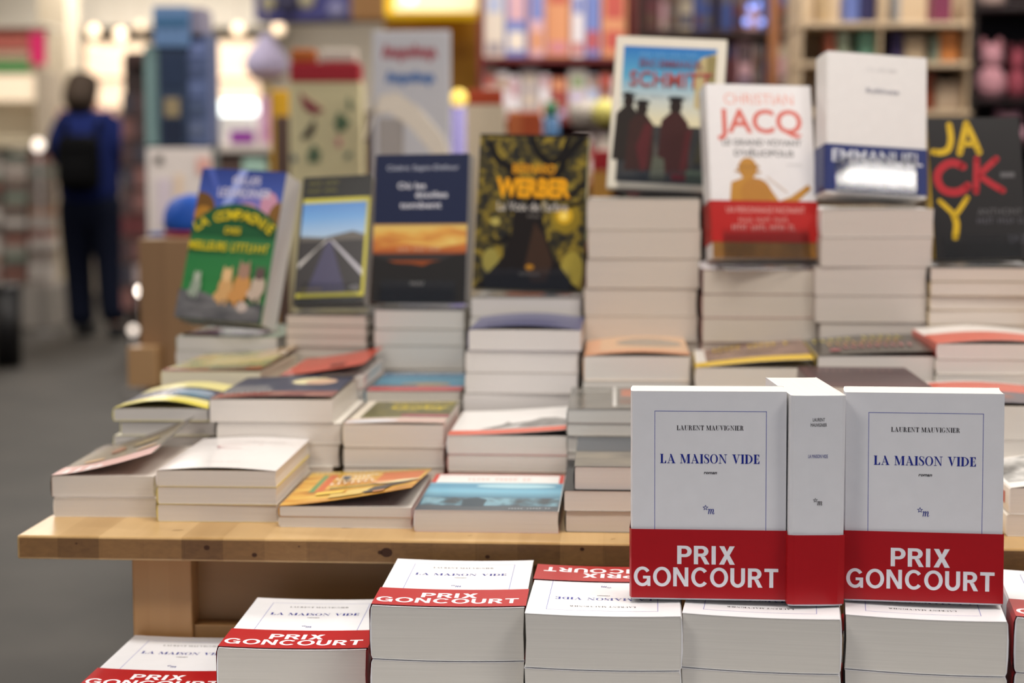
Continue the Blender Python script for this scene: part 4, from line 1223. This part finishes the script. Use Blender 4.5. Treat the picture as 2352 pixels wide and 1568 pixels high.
# checkout counter with a lamp strip
D = 7.2
x0, x1, z0, z1 = pr(470, 228, 664, 420, D)
ct = empty('counter', ((x0 + x1) / 2, D, 0), None, 'white service counter with pink side screen, behind the green dog cover', 'counter')
bx('body', 476, 350, 640, 470, D + .05, .5, '#5e4a44', ct, floor=True)
bx('worktop', 470, 330, 640, 350, D, .6, '#d8cdc6', ct)
bx('back_screen', 478, 262, 604, 332, D + .3, .02, '#d9d3d0', ct)
bx('side_screen', 596, 222, 630, 350, D + .1, .03, '#d6a8c4', ct)
bx('side_screen', 612, 280, 634, 340, D + .05, .03, '#cf9abf', ct)
e = empty('desk_lamp', (at(538, 250, D + .2).x, D + .2, at(538, 331, D + .2).z), None, 'long glowing white strip lamp standing on the counter', 'lamp')
b = MB(); q = pr(484, 230, 594, 266, D + .2); b.box(q[0] - e.location.x, q[1] - e.location.x, -.03, .03, q[2] - e.location.z, q[3] - e.location.z, glow_mat('#f2fbf6', 2.2), None, .02); b.build('tube', e)
for s_ in (-.07, .07):
    b = MB(); b.tube([(s_, 0, 0), (s_, 0, q[2] - e.location.z + .005)], .006, mat('#c9c9c9')); b.build('stem', e)
bx('gift_box', 528, 300, 578, 330, D + .03, .1, '#8a2a98', None, .006, lab='small purple box on the white counter', cat='box')
bx('storage_box', 556, 366, 606, 404, D - .2, .12, '#9fc0b2', None, .01, lab='mint green box in front of the dark counter side', cat='box', floor=True)
bx('counter_post', 632, 266, 668, 410, D - 1.9, .1, '#5a463e', None, .006, floor=True, lab='dark brown wooden post at one side of the patterned box', cat='post')
bx('counter_post', 832, 256, 866, 400, D - 1.9, .1, '#4f3e38', None, .006, floor=True, lab='dark brown wooden post between patterned box and white board', cat='post')

# lilac paper balloon
p = at(612, 148, 8)
bl = empty('paper_balloon', p, None, 'lilac paper hot-air balloon hanging in front of the warm showcase', 'balloon')
k = 8 / F_PX
b = MB(); b.lathe([(10 * k, 68 * k), (22 * k, 50 * k), (42 * k, 26 * k), (52 * k, 4 * k), (48 * k, -14 * k), (34 * k, -28 * k), (20 * k, -36 * k)], (0, 0, 0), mat('#a8a0bc', .7), 20); b.build('envelope', bl)
b = MB(); b.lathe([(32 * k, -22 * k), (30 * k, -14 * k), (44 * k, -17 * k), (36 * k, -29 * k)], (0, 0, 0), mat('#a8826e', .7), 16); b.build('skirt', bl)
b = MB(); b.lathe([(9 * k, -60 * k), (11 * k, -46 * k)], (0, 0, 0), mat('#c2a24a', .7), 12); b.build('basket', bl)
b = MB(); b.tube([(0, 0, 66 * k), (0, 0, CEIL - p.z)], .004, mat('#d0c8c8')); b.build('cord', bl)
for s_ in (-1, 1):
    b = MB(); b.tube([(s_ * 8 * k, 0, -46 * k), (s_ * 18 * k, 0, -36 * k)], .003, mat('#8a7a70')); b.build('rope', bl)
bx('toy_box', 622, 206, 668, 262, 6.4, .1, '#cf9f22', None, .01, floor=False, lab='yellow box behind the patterned box, above the counter', cat='box') if False else None

# hanging signs
def hang(name, q, d, dep, m, lab, cat):
    x0, x1, z0, z1 = pr(*q, d)
    e = empty(name, ((x0 + x1) / 2, d, z0), None, lab, cat)
    b = MB(); b.box(-(x1 - x0) / 2, (x1 - x0) / 2, 0, dep, 0, z1 - z0, m if isinstance(m, bpy.types.Material) else mat(m, .5), None, .01); b.build('panel', e)
    for s_ in (-.4, .4):
        b = MB(); b.tube([((x1 - x0) * s_, dep / 2, z1 - z0 - .01), ((x1 - x0) * s_, dep / 2, CEIL - z0)], .006, mat('#8a8a8a')); b.build('hanger', e)
    return e


s1 = hang('hanging_sign', (584, -70, 808, 46), 9.0, .25, '#4a4a86', 'blue violet hanging sign with pale round figures, above the lilac balloon', 'sign')
for q, c_ in (((600, -10, 632, 26), '#b8b088'), ((686, -20, 722, 20), '#bfb79a'), ((752, 0, 796, 44), '#8f8fb8'), ((632, -20, 690, 36), '#3c3a55')):
    x0, x1, z0, z1 = pr(*q, 9.0)
    b = MB(); b.lathe([(.001, -.012), ((x1 - x0) / 2, -.012), ((x1 - x0) / 2, .004)], ((x0 + x1) / 2 - s1.location.x, 0, (z0 + z1) / 2 - s1.location.z), mat(c_, .5), 20, 'Y', 1, (z1 - z0) / (x1 - x0)); b.build('figure', s1)
s2 = hang('hanging_sign', (884, -70, 1108, 36), 7.0, .16, glow_mat('#e9b81c', .55), 'glowing yellow hanging sign with white rounded plate', 'sign')
x0, x1, z0, z1 = pr(906, -60, 1096, 28, 7.0)
b = MB(); b.box(x0 - s2.location.x, x1 - s2.location.x, -.02, .0, z0 - s2.location.z, z1 - s2.location.z, glow_mat('#f4e2ae', .95), None, .009); b.build('plate', s2)
x0, x1, z0, z1 = pr(924, -30, 958, 16, 7.0)
b = MB(); b.lathe([(.001, -.03), ((x1 - x0) / 2, -.03), ((x1 - x0) / 2, -.018)], ((x0 + x1) / 2 - s2.location.x, 0, (z0 + z1) / 2 - s2.location.z), glow_mat('#ffffff', 1.1), 18, 'Y', 1, 1.3); b.build('emblem', s2)
bx('yellow_cabinet', 884, 36, 1112, 330, 7.3, .4, '#9a6e12', None, .01, floor=True, lab='ochre yellow cabinet below the glowing yellow sign', cat='cabinet')
x0, x1, z0, z1 = pr(806, -70, 886, 50, 7.6)
hang('hanging_sign', (806, -70, 886, 46), 7.6, .15, '#9a744a', 'plain brown hanging board between the blue and yellow signs', 'sign')

# patterned cream box with red lid
D = 4.7
x0, x1, z0, z1 = pr(666, 144, 828, 420, D)
st = empty('patterned_box_stand', ((x0 + x1) / 2, D, 0), None, 'tall cream stationery box with red lid and bird pattern, behind the road photograph', 'box')
bx('body', 666, 186, 830, 420, D, .09, '#ddd3a8', st, floor=True)
bx('lid', 666, 144, 826, 188, D - .004, .098, '#a8202e', st)
L = st.location


def motif(name, pts, c_):
    v, f = tess([[(at(x, y, D).x - L.x, at(x, y, D).z) for x, y in pts]])
    n = len(v)
    b = MB()
    b.add([(x, -.006, z) for x, z in v] + [(x, .001, z) for x, z in v], f + [[i, (i + 1) % n, n + (i + 1) % n, n + i] for i in range(n)], mat(c_, .6))
    b.build(name, st)


motif('bird_motif', [(690, 212), (704, 226), (722, 238), (744, 254), (726, 262), (704, 254), (694, 238)], '#8f3a48')
motif('bird_motif', [(722, 274), (726, 290), (718, 310), (700, 322), (692, 316), (704, 298)], '#3c3430')
motif('leaf_motif', [(800, 220), (808, 236), (806, 258), (798, 250)], '#4f6a54')
motif('leaf_motif', [(778, 256), (792, 268), (806, 280), (790, 300), (776, 306), (768, 282)], '#586f54')
motif('flower_motif', [(772, 316), (782, 316), (784, 336), (774, 338)], '#c27a86')
motif('leaf_motif', [(720, 330), (738, 350), (734, 372), (708, 374), (706, 352)], '#5c7058')
motif('leaf_motif', [(794, 352), (808, 348), (806, 362), (792, 366)], '#5f7468')
motif('leaf_motif', [(672, 352), (684, 364), (676, 374), (668, 368)], '#4f6470')
bx('parcel', 668, 112, 724, 143, D + .01, .06, '#b5642a', None, .008, lab='small orange parcel on the red lid of the patterned box', cat='box')
bx('parcel', 734, 112, 818, 143, D + .01, .06, '#cfc4b8', None, .008, lab='pale grey parcel on the red lid of the patterned box', cat='box')
bx('toy_box', 622, 206, 664, 420, 6.2, .1, '#c9981f', None, .01, floor=True, lab='narrow yellow box beyond the patterned box', cat='box')

# white notice board with red and blue script, and a folded sheet before it
D = 4.3
x0, x1, z0, z1 = pr(856, 70, 1034, 400, D)
bd = empty('notice_board', ((x0 + x1) / 2, D, 0), (0, 0, R(-8)), 'white standing notice board with red and blue script, behind the navy cover', 'sign')
hw, L = (x1 - x0) / 2, bd.location
b = MB(); b.box(-hw, hw, 0, .015, z0 - .06, z1, mat('#dedde3', .5), None, .003); b.build('panel', bd)
b = MB(); b.box(-.03, .03, .015, .05, 0, z0 + .1, mat('#8a8a8c')); b.build('leg', bd)
b = MB(); b.box(-.09, .09, -.08, .12, 0, .012, mat('#77777a')); b.build('foot', bd)


def script(name, n, cx, cz, w, h, c_):
    pts = []
    for i in range(n * 2 + 1):
        pts.append((cx - w / 2 + w * i / (n * 2), cz + (h / 2 if i % 2 else -h / 2) * (1.3 if i % 5 == 1 else .8)))
    v, f = ribbon(pts, h * .28, 4)
    b = MB(); b.add([(x, -.001, z) for x, z in v], [q if area2(v, q) > 0 else q[::-1] for q in f], mat(c_, .5)); b.build(name, bd)


zr, zb_ = at(940, 122, D).z, at(940, 180, D).z
script('red_script', 9, -.004, zr, .132, .030, '#c0707a')
script('blue_script', 9, -.002, zb_, .118, .026, '#5f86c4')
sh = MB()
p0 = at(945, 300, D - .34)
pts = [(-.09, .0), (-.07, .06), (-.03, .066), (.02, .03), (.07, -.03), (.095, -.09)]
for th_, dz in ((0, 0),):
    n = len(pts)
    v = [(x, -.02, z) for x, z in pts] + [(x, .03, z) for x, z in pts] + [(x - .02, -.02, z - .045) for x, z in pts] + [(x - .02, .03, z - .045) for x, z in pts]
    f = [[i, i + 1, n + i + 1, n + i] for i in range(n - 1)] + [[2 * n + i + 1, 2 * n + i, 3 * n + i, 3 * n + i + 1] for i in range(n - 1)] + [[i, 2 * n + i, 2 * n + i + 1, i + 1] for i in range(n - 1)] + [[n + i + 1, 3 * n + i + 1, 3 * n + i, n + i] for i in range(n - 1)]
    f += [[0, n, 3 * n, 2 * n], [n - 1, 3 * n - 1, 4 * n - 1, 2 * n - 1]]
    sh.add(v, f, mat('#f2e6d6', .5))
ez = empty('open_booklet', (p0.x, p0.y, 0), None, 'cream open booklet on a slim stand before the white notice board', 'booklet')
o = sh.build('sheets', ez); o.location.z = p0.z + .02
b = MB(); b.box(-.075, -.02, -.02, .03, p0.z - .10, p0.z + .028, mat('#b0a8a4', .5), None, .003); b.build('holder', ez)
b = MB(); b.tube([(-.045, .005, 0), (-.045, .005, p0.z - .095)], .008, mat('#8a8684')); b.build('stem', ez)
b = MB(); b.lathe([(.09, 0), (.09, .01), (.012, .016)], (-.045, .005, 0), mat('#77736f'), 16); b.build('base', ez)

# boxes beyond the tree cover
e = bx('gift_carton', 1070, 240, 1160, 420, 4.4, .14, '#d8c8ae', None, .004, floor=True, lab='tall cream carton with red orange top, beyond the tree cover', cat='box')
x0, x1, z0, z1 = pr(1072, 206, 1152, 240, 4.4); b = MB(); b.box(-(x1 - x0) / 2, (x1 - x0) / 2, 0, .13, e.dimensions.z, e.dimensions.z + z1 - z0, mat('#b5451f', .5), None, .003); b.build('lid', e)
e = bx('gift_carton', 1166, 256, 1244, 420, 4.8, .14, '#c06a3c', None, .004, floor=True, lab='orange carton with dark label, beside the cream carton', cat='box')
x0, x1, z0, z1 = pr(1200, 262, 1242, 400, 4.8); b = MB(); b.box(x0 - e.location.x, x1 - e.location.x, -.003, .002, z0, z1, mat('#a84a22', .5)); b.build('label_panel', e)
p = at(1054, 226, 5.4)
e = empty('globe_lamp', (p.x, p.y, 0), None, 'round glowing yellow lamp beside the red orange carton top', 'lamp')
r_ = 20 * 5.4 / F_PX
b = MB(); b.lathe([(.01, -r_), (r_ * .7, -r_ * .7), (r_, 0), (r_ * .7, r_ * .7), (.005, r_)], (0, 0, p.z), glow_mat('#f0cf62', 1.0), 16); b.build('globe', e)
b = MB(); b.tube([(0, 0, 0), (0, 0, p.z - r_ + .002)], [.05, .03, .02][0] * .6, mat('#7a72a8')); b.build('stand', e)
e = empty('flask', (at(1266, 330, 5.2).x, 5.2, 0), None, 'green and blue flask on a post, beside the orange carton', 'flask')
zt_, zm_, zb2 = at(1266, 232, 5.2).z, at(1266, 268, 5.2).z, at(1266, 400, 5.2).z
b = MB(); b.lathe([(.022, zm_), (.02, zt_ - .01), (.01, zt_)], (0, 0, 0), mat('#3f7a5a', .4), 14); b.build('neck', e)
b = MB(); b.lathe([(.024, zb2), (.024, zm_)], (0, 0, 0), mat('#27527a', .4), 14); b.build('body', e)
b = MB(); b.lathe([(.04, 0), (.03, .02), (.02, zb2)], (0, 0, 0), mat('#6a6462', .5), 12); b.build('post', e)

# bookcases
def bookcase(name, px0, px1, D, rows, board, upr, lab, dep=.3, top=-60):
    """rows = list of pixel y of shelf boards"""
    x0, x1, z0, z1 = pr(px0, top, px1, rows[-1], D)
    e = empty(name, ((x0 + x1) / 2, D, 0), None, lab, 'bookcase')
    bx('back_panel', px0, top, px1, rows[-1] + 60, D + dep, .02, board, e, floor=True)
    for y in rows:
        bx('shelf', px0, y, px1, y + 12, D, dep, board, e)
    for x in upr:
        bx('upright', x, top, x + 12, rows[-1], D - .01, dep + .01, board, e, floor=True)
    return e


def print_on(o, c1, c2):
    """two blocks of print on the front of a shelf book, in its own mesh"""
    me = o.data
    w_, h_ = 2 * max(v.co.x for v in me.vertices), max(v.co.z for v in me.vertices)
    bm = bmesh.new(); bm.from_mesh(me)
    for c_, (a, b_) in ((c1, random.choice(((.62, .86), (.5, .9), (.7, .95)))), (c2, random.choice(((.1, .35), (.05, .2), (.2, .5))))):
        me.materials.append(mat(c_, .5))
        f = bm.faces.new([bm.verts.new(p) for p in ((-w_ * .36, -.0008, h_ * a), (w_ * .36, -.0008, h_ * a), (w_ * .36, -.0008, h_ * b_), (-w_ * .36, -.0008, h_ * b_))])
        f.material_index = len(me.materials) - 1
    bm.to_mesh(me); bm.free()


def row(D, y0, y1, px0, px1, wr, pal, lab, group, dy=14, seed=1, dep=.08, gap=2):
    random.seed(seed)
    x, k = px0, 0
    while x < px1 - wr[0]:
        w_ = min(random.uniform(*wr), px1 - x)
        c_ = random.choice(pal)
        yt = y0 + random.uniform(0, dy)
        o = bx('shelf_book', x, yt, x + w_ - gap, y1, D + .03 + random.uniform(0, .03), dep, c_[1], None, .003,
               lab=lab.format(c=c_[0], n=ORD[k] if k < 20 else 'far'), cat='book', group=group)
        print_on(o, random.choice(pal)[1], random.choice(pal)[1])
        x += w_
        k += 1


BR = [('white', '#ece4e8'), ('pink', '#e0b4bc'), ('red', '#c25a50'), ('blue', '#7a8ac8'), ('lilac', '#c4b8dc'), ('cream', '#f0e4d4'), ('orange', '#dc9a70'), ('white', '#f2ecf0'), ('grey', '#a89ea4'), ('rose', '#d08a92'), ('pale blue', '#c2cce8')]
BM = [('brown', '#8a5a4a'), ('cream', '#cdbdae'), ('green', '#8a9a72'), ('white', '#d2c6c2'), ('tan', '#b08a66'), ('pink', '#c898a0'), ('red', '#a04a44'), ('grey', '#8a7c78')]
red_case = bookcase('red_bookcase', 1098, 1462, 6.6, [132, 272, 416, 560], '#742c2c', [1098, 1450], 'red bookcase with bright picture books, behind the tree cover', .25)
row(6.6, -50, 131, 1112, 1450, (26, 62), BR, 'bright {c} picture book, {n} along the top tier of the red bookcase', 'picture books, top tier of the red bookcase', 20, 5)
row(6.6, 150, 271, 1112, 1450, (22, 54), BR + BM, '{c} picture book, {n} along the second tier of the red bookcase', 'picture books, second tier of the red bookcase', 30, 8)
row(6.6, 292, 415, 1112, 1450, (22, 54), BM, '{c} picture book, {n} along the third tier of the red bookcase', 'picture books, third tier of the red bookcase', 30, 9)
row(6.6, 440, 555, 1112, 1450, (30, 60), BM, '{c} picture book, {n} along the lowest tier of the red bookcase', 'picture books, lowest tier of the red bookcase', 30, 10)
p = at(1368, 258, 5.6)
e = empty('ball_stand', (p.x, p.y, 0), None, 'yellow and grey ball on a slim stand before the red bookcase', 'ball')
b = MB(); b.lathe([(.004, -.045), (.032, -.032), (.045, 0), (.032, .032), (.004, .045)], (.03, 0, p.z), mat('#c9c06a', .4), 16); b.build('ball', e)
b = MB(); b.lathe([(.004, -.055), (.045, -.04), (.06, 0), (.045, .034), (.004, .045)], (-.03, .05, p.z), mat('#a89f96', .5), 16); b.build('cushion', e)
b = MB(); b.tube([(0, .02, 0), (0, .02, p.z - .03)], .012, mat('#6a5a58')); b.build('stand', e)
e = bx('gift_carton', 1362, 345, 1404, 392, 4.6, .1, '#a01820', None, .004, lab='red carton with yellow lower half, between the tree and street covers', cat='box')
x0, x1, z0, z1 = pr(1360, 392, 1404, 470, 4.6); zb3 = z1 - e.location.z
b = MB(); b.box(-(x1 - x0) / 2, (x1 - x0) / 2, 0, .1, -e.location.z, zb3 - .001, mat('#b8863a', .5)); b.build('base', e)

BD = [('navy', '#2a3052'), ('black', '#221e20'), ('maroon', '#5a2c30'), ('grey', '#6a625e'), ('blue', '#3e4f8a'), ('brown', '#5a4234'), ('pink', '#b08a90'), ('cream', '#a89c88')]
dark_case = bookcase('dark_bookcase', 1464, 1832, 6.8, [70, 198, 330, 470], '#40302a', [1464, 1640, 1820], 'dark brown bookcase behind the street scene cover', .25)
for i, (a_, b_) in enumerate(((-40, 69), (88, 197), (216, 329))):
    row(6.8, a_, b_, 1478, 1638, (18, 40), BD, '{c} book, {n} along the ' + ORD[i] + ' tier of the dark bookcase, inner bay', f'books, {ORD[i]} tier of the dark bookcase, inner bay', 16, 20 + i)
    row(6.8, a_, b_, 1654, 1818, (18, 40), BD, '{c} book, {n} along the ' + ORD[i] + ' tier of the dark bookcase, outer bay', f'books, {ORD[i]} tier of the dark bookcase, outer bay', 16, 30 + i)
bx('wooden_post', 1766, -60, 1792, 300, 6.2, .06, '#8a5a38', None, .005, floor=True, lab='reddish brown wooden post before the dark bookcase', cat='post')
for i, (px, py, s) in enumerate(((1722, 18, 1.6), (1742, 12, 1.2), (1716, 50, 1.4), (1748, 52, 1.1), (1780, 14, .8))):
    p = at(px, py, 6.5 - .07 * i)
    e = empty('blue_lamp', p, None, f'tiny blue glowing bulb, {ORD[i]} of the cluster by the wooden post', 'lamp', 'tiny blue bulbs by the wooden post')
    b = MB(); b.lathe([(.002, -.014), (.012, -.008), (.014, 0), (.012, .008), (.002, .014)], (0, 0, 0), glow_mat('#8fa6ff', s), 10); b.build('bulb', e)
    b = MB(); b.tube([(0, 0, .012), (0, 0, CEIL - p.z)], .003, mat('#4a4a60')); b.build('wire', e)

D = 5.6
cream_case = bookcase('cream_bookcase', 1834, 2232, D, [50, 142, 254, 380], '#b9a488', [1834, 2016, 2218], 'cream open bookcase behind the white banded cover', .28)
items = [(1940, -30, 1974, 49, 'blue', '#5a68a0'), (1974, -30, 2014, 49, 'navy', '#2c2a50'), (1878, -20, 1908, 49, 'tan', '#a8906e'), (2052, -30, 2070, 49, 'slate', '#8a8a8c'), (2144, -30, 2188, 49, 'plum', '#6e2f48'),
         (1898, 74, 1918, 141, 'rust', '#a8604a'), (1924, 72, 1952, 141, 'sage', '#93a08a'), (1972, 70, 2012, 141, 'teal green', '#66937e'), (2048, 74, 2074, 141, 'indigo', '#32264e'), (2078, 84, 2126, 141, 'beige', '#a8957c'), (2140, 84, 2158, 141, 'grey green', '#7f8a7a'), (2160, 70, 2204, 141, 'orange', '#b8743c'),
         (2122, 166, 2146, 253, 'rust brown', '#7a3a20'), (2150, 186, 2210, 253, 'stone', '#a08d78'), (2060, 190, 2110, 253, 'khaki', '#8a7c62')]
for x_, ya, xb, yb, cn, c_ in items:
    bx('shelf_box' if cn in ('orange', 'stone', 'beige') else 'shelf_book', x_, ya, xb, yb, D + .05, .1, c_, None, .004, lab=f'{cn} coloured {"box" if cn in ("orange", "stone", "beige") else "book"} standing alone in the cream bookcase', cat='box' if cn in ('orange', 'stone', 'beige') else 'book', group='things in the cream bookcase')

# dark shelving and pink plush at the frame edge
dk = bookcase('black_shelving', 2236, 2500, 6.0, [14, 226, 330], '#1c0e10', [2236, 2488], 'near black shelving with pink soft toys, above the brush-lettered cover', .3)


def plush(px, py, w_, h_, D, c_, c2, lab):
    p = at(px, py, D)
    k = D / F_PX
    e = empty('soft_toy', p, None, lab, 'soft toy', 'pink soft toys on the dark shelving')
    b = MB(); b.lathe([(w_ * .34 * k, 0), (w_ * .5 * k, h_ * .18 * k), (w_ * .46 * k, h_ * .4 * k), (w_ * .26 * k, h_ * .56 * k)], (0, .09, 0), mat(c_, .9), 18); b.build('body', e)
    b = MB(); b.lathe([(w_ * .1 * k, h_ * .5 * k), (w_ * .34 * k, h_ * .6 * k), (w_ * .38 * k, h_ * .76 * k), (w_ * .26 * k, h_ * .92 * k), (w_ * .05 * k, h_ * .98 * k)], (0, .09, 0), mat(c_, .9), 18); b.build('head', e)
    for s_ in (-1, 1):
        b = MB(); b.lathe([(.004, h_ * .8 * k), (w_ * .14 * k, h_ * .9 * k), (w_ * .1 * k, h_ * 1.03 * k), (.004, h_ * 1.08 * k)], (s_ * w_ * .26 * k, .09, 0), mat(c2, .9), 12); b.build('ear', e)


plush(2290, 225, 72, 130, 6.0, '#c08a94', '#a87078', 'dusty pink soft toy on the middle tier of the dark shelving')
plush(2352, 225, 48, 116, 6.0, '#8a3f4c', '#743440', 'dark rose soft toy beside the dusty pink one')
plush(2330, 329, 84, 76, 6.0, '#c898a8', '#b07f92', 'pale pink soft toy on the lower tier of the dark shelving')
plush(2290, 13, 70, 70, 6.0, '#a89088', '#8a746c', 'grey beige soft toy on the top tier of the dark shelving')

# ------------------------------------------------------------------ the person in the blue jacket, seen from behind
D = 11.4
PK = D / F_PX
PX = at(205, 400, D).x
U = lambda px, py, dy=0.0: ((px - 205) * PK, dy, CAM_Z - (py - 400) * PK)


def skin(name, pts, edges, rad, m, parent=None, sub=2, root=0):
    me = bpy.data.meshes.new(name)
    me.from_pydata([Vector(p) for p in pts], edges, [])
    me.materials.append(m)
    o = bpy.data.objects.new(name, me)
    COL.objects.link(o)
    if parent:
        o.parent = parent
    md = o.modifiers.new('skin', 'SKIN')
    md.use_smooth_shade = True
    sl = me.skin_vertices[0].data if me.skin_vertices else None
    if sl is None:
        bm = bmesh.new(); bm.from_mesh(me)
        bm.verts.layers.skin.verify()
        bm.to_mesh(me); bm.free()
        sl = me.skin_vertices[0].data
    for i, r_ in enumerate(rad):
        sl[i].radius = (r_, r_) if isinstance(r_, float) else r_
        sl[i].use_root = i == root
    sb = o.modifiers.new('sub', 'SUBSURF')
    sb.levels = sb.render_levels = sub
    return o


SKIN = mat('#c99a80', .6)
body_p = [U(205, 452), U(205, 400), U(205, 330), U(203, 268), U(203, 238), U(202, 205), U(202, 182),
          U(180, 462), U(178, 590, .02), U(182, 735, -.02), U(184, 760, .10),
          U(232, 462), U(240, 590, -.02), U(262, 730, -.10), U(266, 762, .02),
          U(148, 268), U(136, 340, -.03), U(150, 392, .17), U(156, 398, .25),
          U(260, 268), U(276, 340, -.03), U(266, 392, .17), U(260, 398, .25)]
body_e = [(0, 1), (1, 2), (2, 3), (3, 4), (4, 5), (5, 6), (0, 7), (7, 8), (8, 9), (9, 10), (0, 11), (11, 12), (12, 13), (13, 14),
          (3, 15), (15, 16), (16, 17), (17, 18), (3, 19), (19, 20), (20, 21), (21, 22)]
body_r = [.13, .12, .14, .12, .055, .075, .085, .09, .062, .045, .035, .09, .062, .045, .035, .06, .045, .034, .03, .06, .045, .034, .03]
for hand, sgn in ((18, 1), (22, -1)):     # fingers and thumb
    hx, hy, hz = body_p[hand]
    for k in range(4):
        body_p.append((hx + (.03 - .02 * k) * .9, hy + .075 + (.012 if k in (1, 2) else 0), hz - .01)); body_e.append((hand, len(body_p) - 1)); body_r.append(.009)
    body_p.append((hx + sgn * .05, hy + .03, hz + .015)); body_e.append((hand, len(body_p) - 1)); body_r.append(.010)
per = skin('person', body_p, body_e, body_r, SKIN, None, 2, 0)
per.location = (PX, D, 0)
tag(per, 'person seen from behind in blue jacket and dark trousers, wearing a black backpack', 'person')
JK = mat('#111b48', .9, .15)
skin('jacket', [U(205, 478), U(205, 430), U(205, 380), U(205, 320), U(204, 275), U(203, 246), U(156, 276), U(134, 340, -.03), U(146, 388, .13), U(254, 276), U(279, 340, -.03), U(270, 388, .13)],
     [(0, 1), (1, 2), (2, 3), (3, 4), (4, 5), (4, 6), (6, 7), (7, 8), (4, 9), (9, 10), (10, 11)], [.22, .22, .215, .225, .20, .10, .10, .085, .06, .10, .085, .06], JK, per)
skin('trousers', [U(205, 420), U(205, 470), U(176, 505), U(172, 590, .02), U(177, 680), U(181, 752, -.02), U(238, 505), U(249, 590, -.02), U(254, 670, -.06), U(264, 742, -.09)],
     [(0, 1), (1, 2), (2, 3), (3, 4), (4, 5), (1, 6), (6, 7), (7, 8), (8, 9)], [.20, .20, .14, .105, .095, .095, .14, .105, .095, .095], mat('#0e1220', .9, .1), per)
skin('hair', [U(202, 172, -.01), U(200, 190, -.03), U(197, 212, -.06), U(194, 236, -.10), U(192, 256, -.15)], [(0, 1), (1, 2), (2, 3), (3, 4)], [.095, .112, .122, .115, .08], mat('#2e2218', .8), per)
for q in ((184, 764, .04), (267, 764, -.06)):
    x, y, z = U(*q)
    b = MB(); b.box(x - .055, x + .055, y - .10, y + .17, 0, .085, mat('#141418', .6), None, .03); b.build('shoe', per)
bp = empty('backpack', (PX, D + .0, 0), None, 'black backpack on the back of the person in blue', 'backpack')
BK_ = mat('#060607', .9, .1)
x, y, z = U(205, 372)
b = MB(); b.box(x - .135, x + .135, -.36, -.19, z - .19, z + .17, BK_, None, .06); b.build('body', bp)
b = MB(); b.box(x - .10, x + .10, -.405, -.35, z - .15, z + .0, BK_, None, .025); b.build('front_pocket', bp)
for s_ in (-1, 1):
    b = MB(); b.tube([(x + s_ * .09, -.2, z + .13), (x + s_ * .11, -.17, z + .25), (x + s_ * .12, -.02, z + .32), (x + s_ * .12, .1, z + .26)], .018, BK_); b.build('strap', bp)
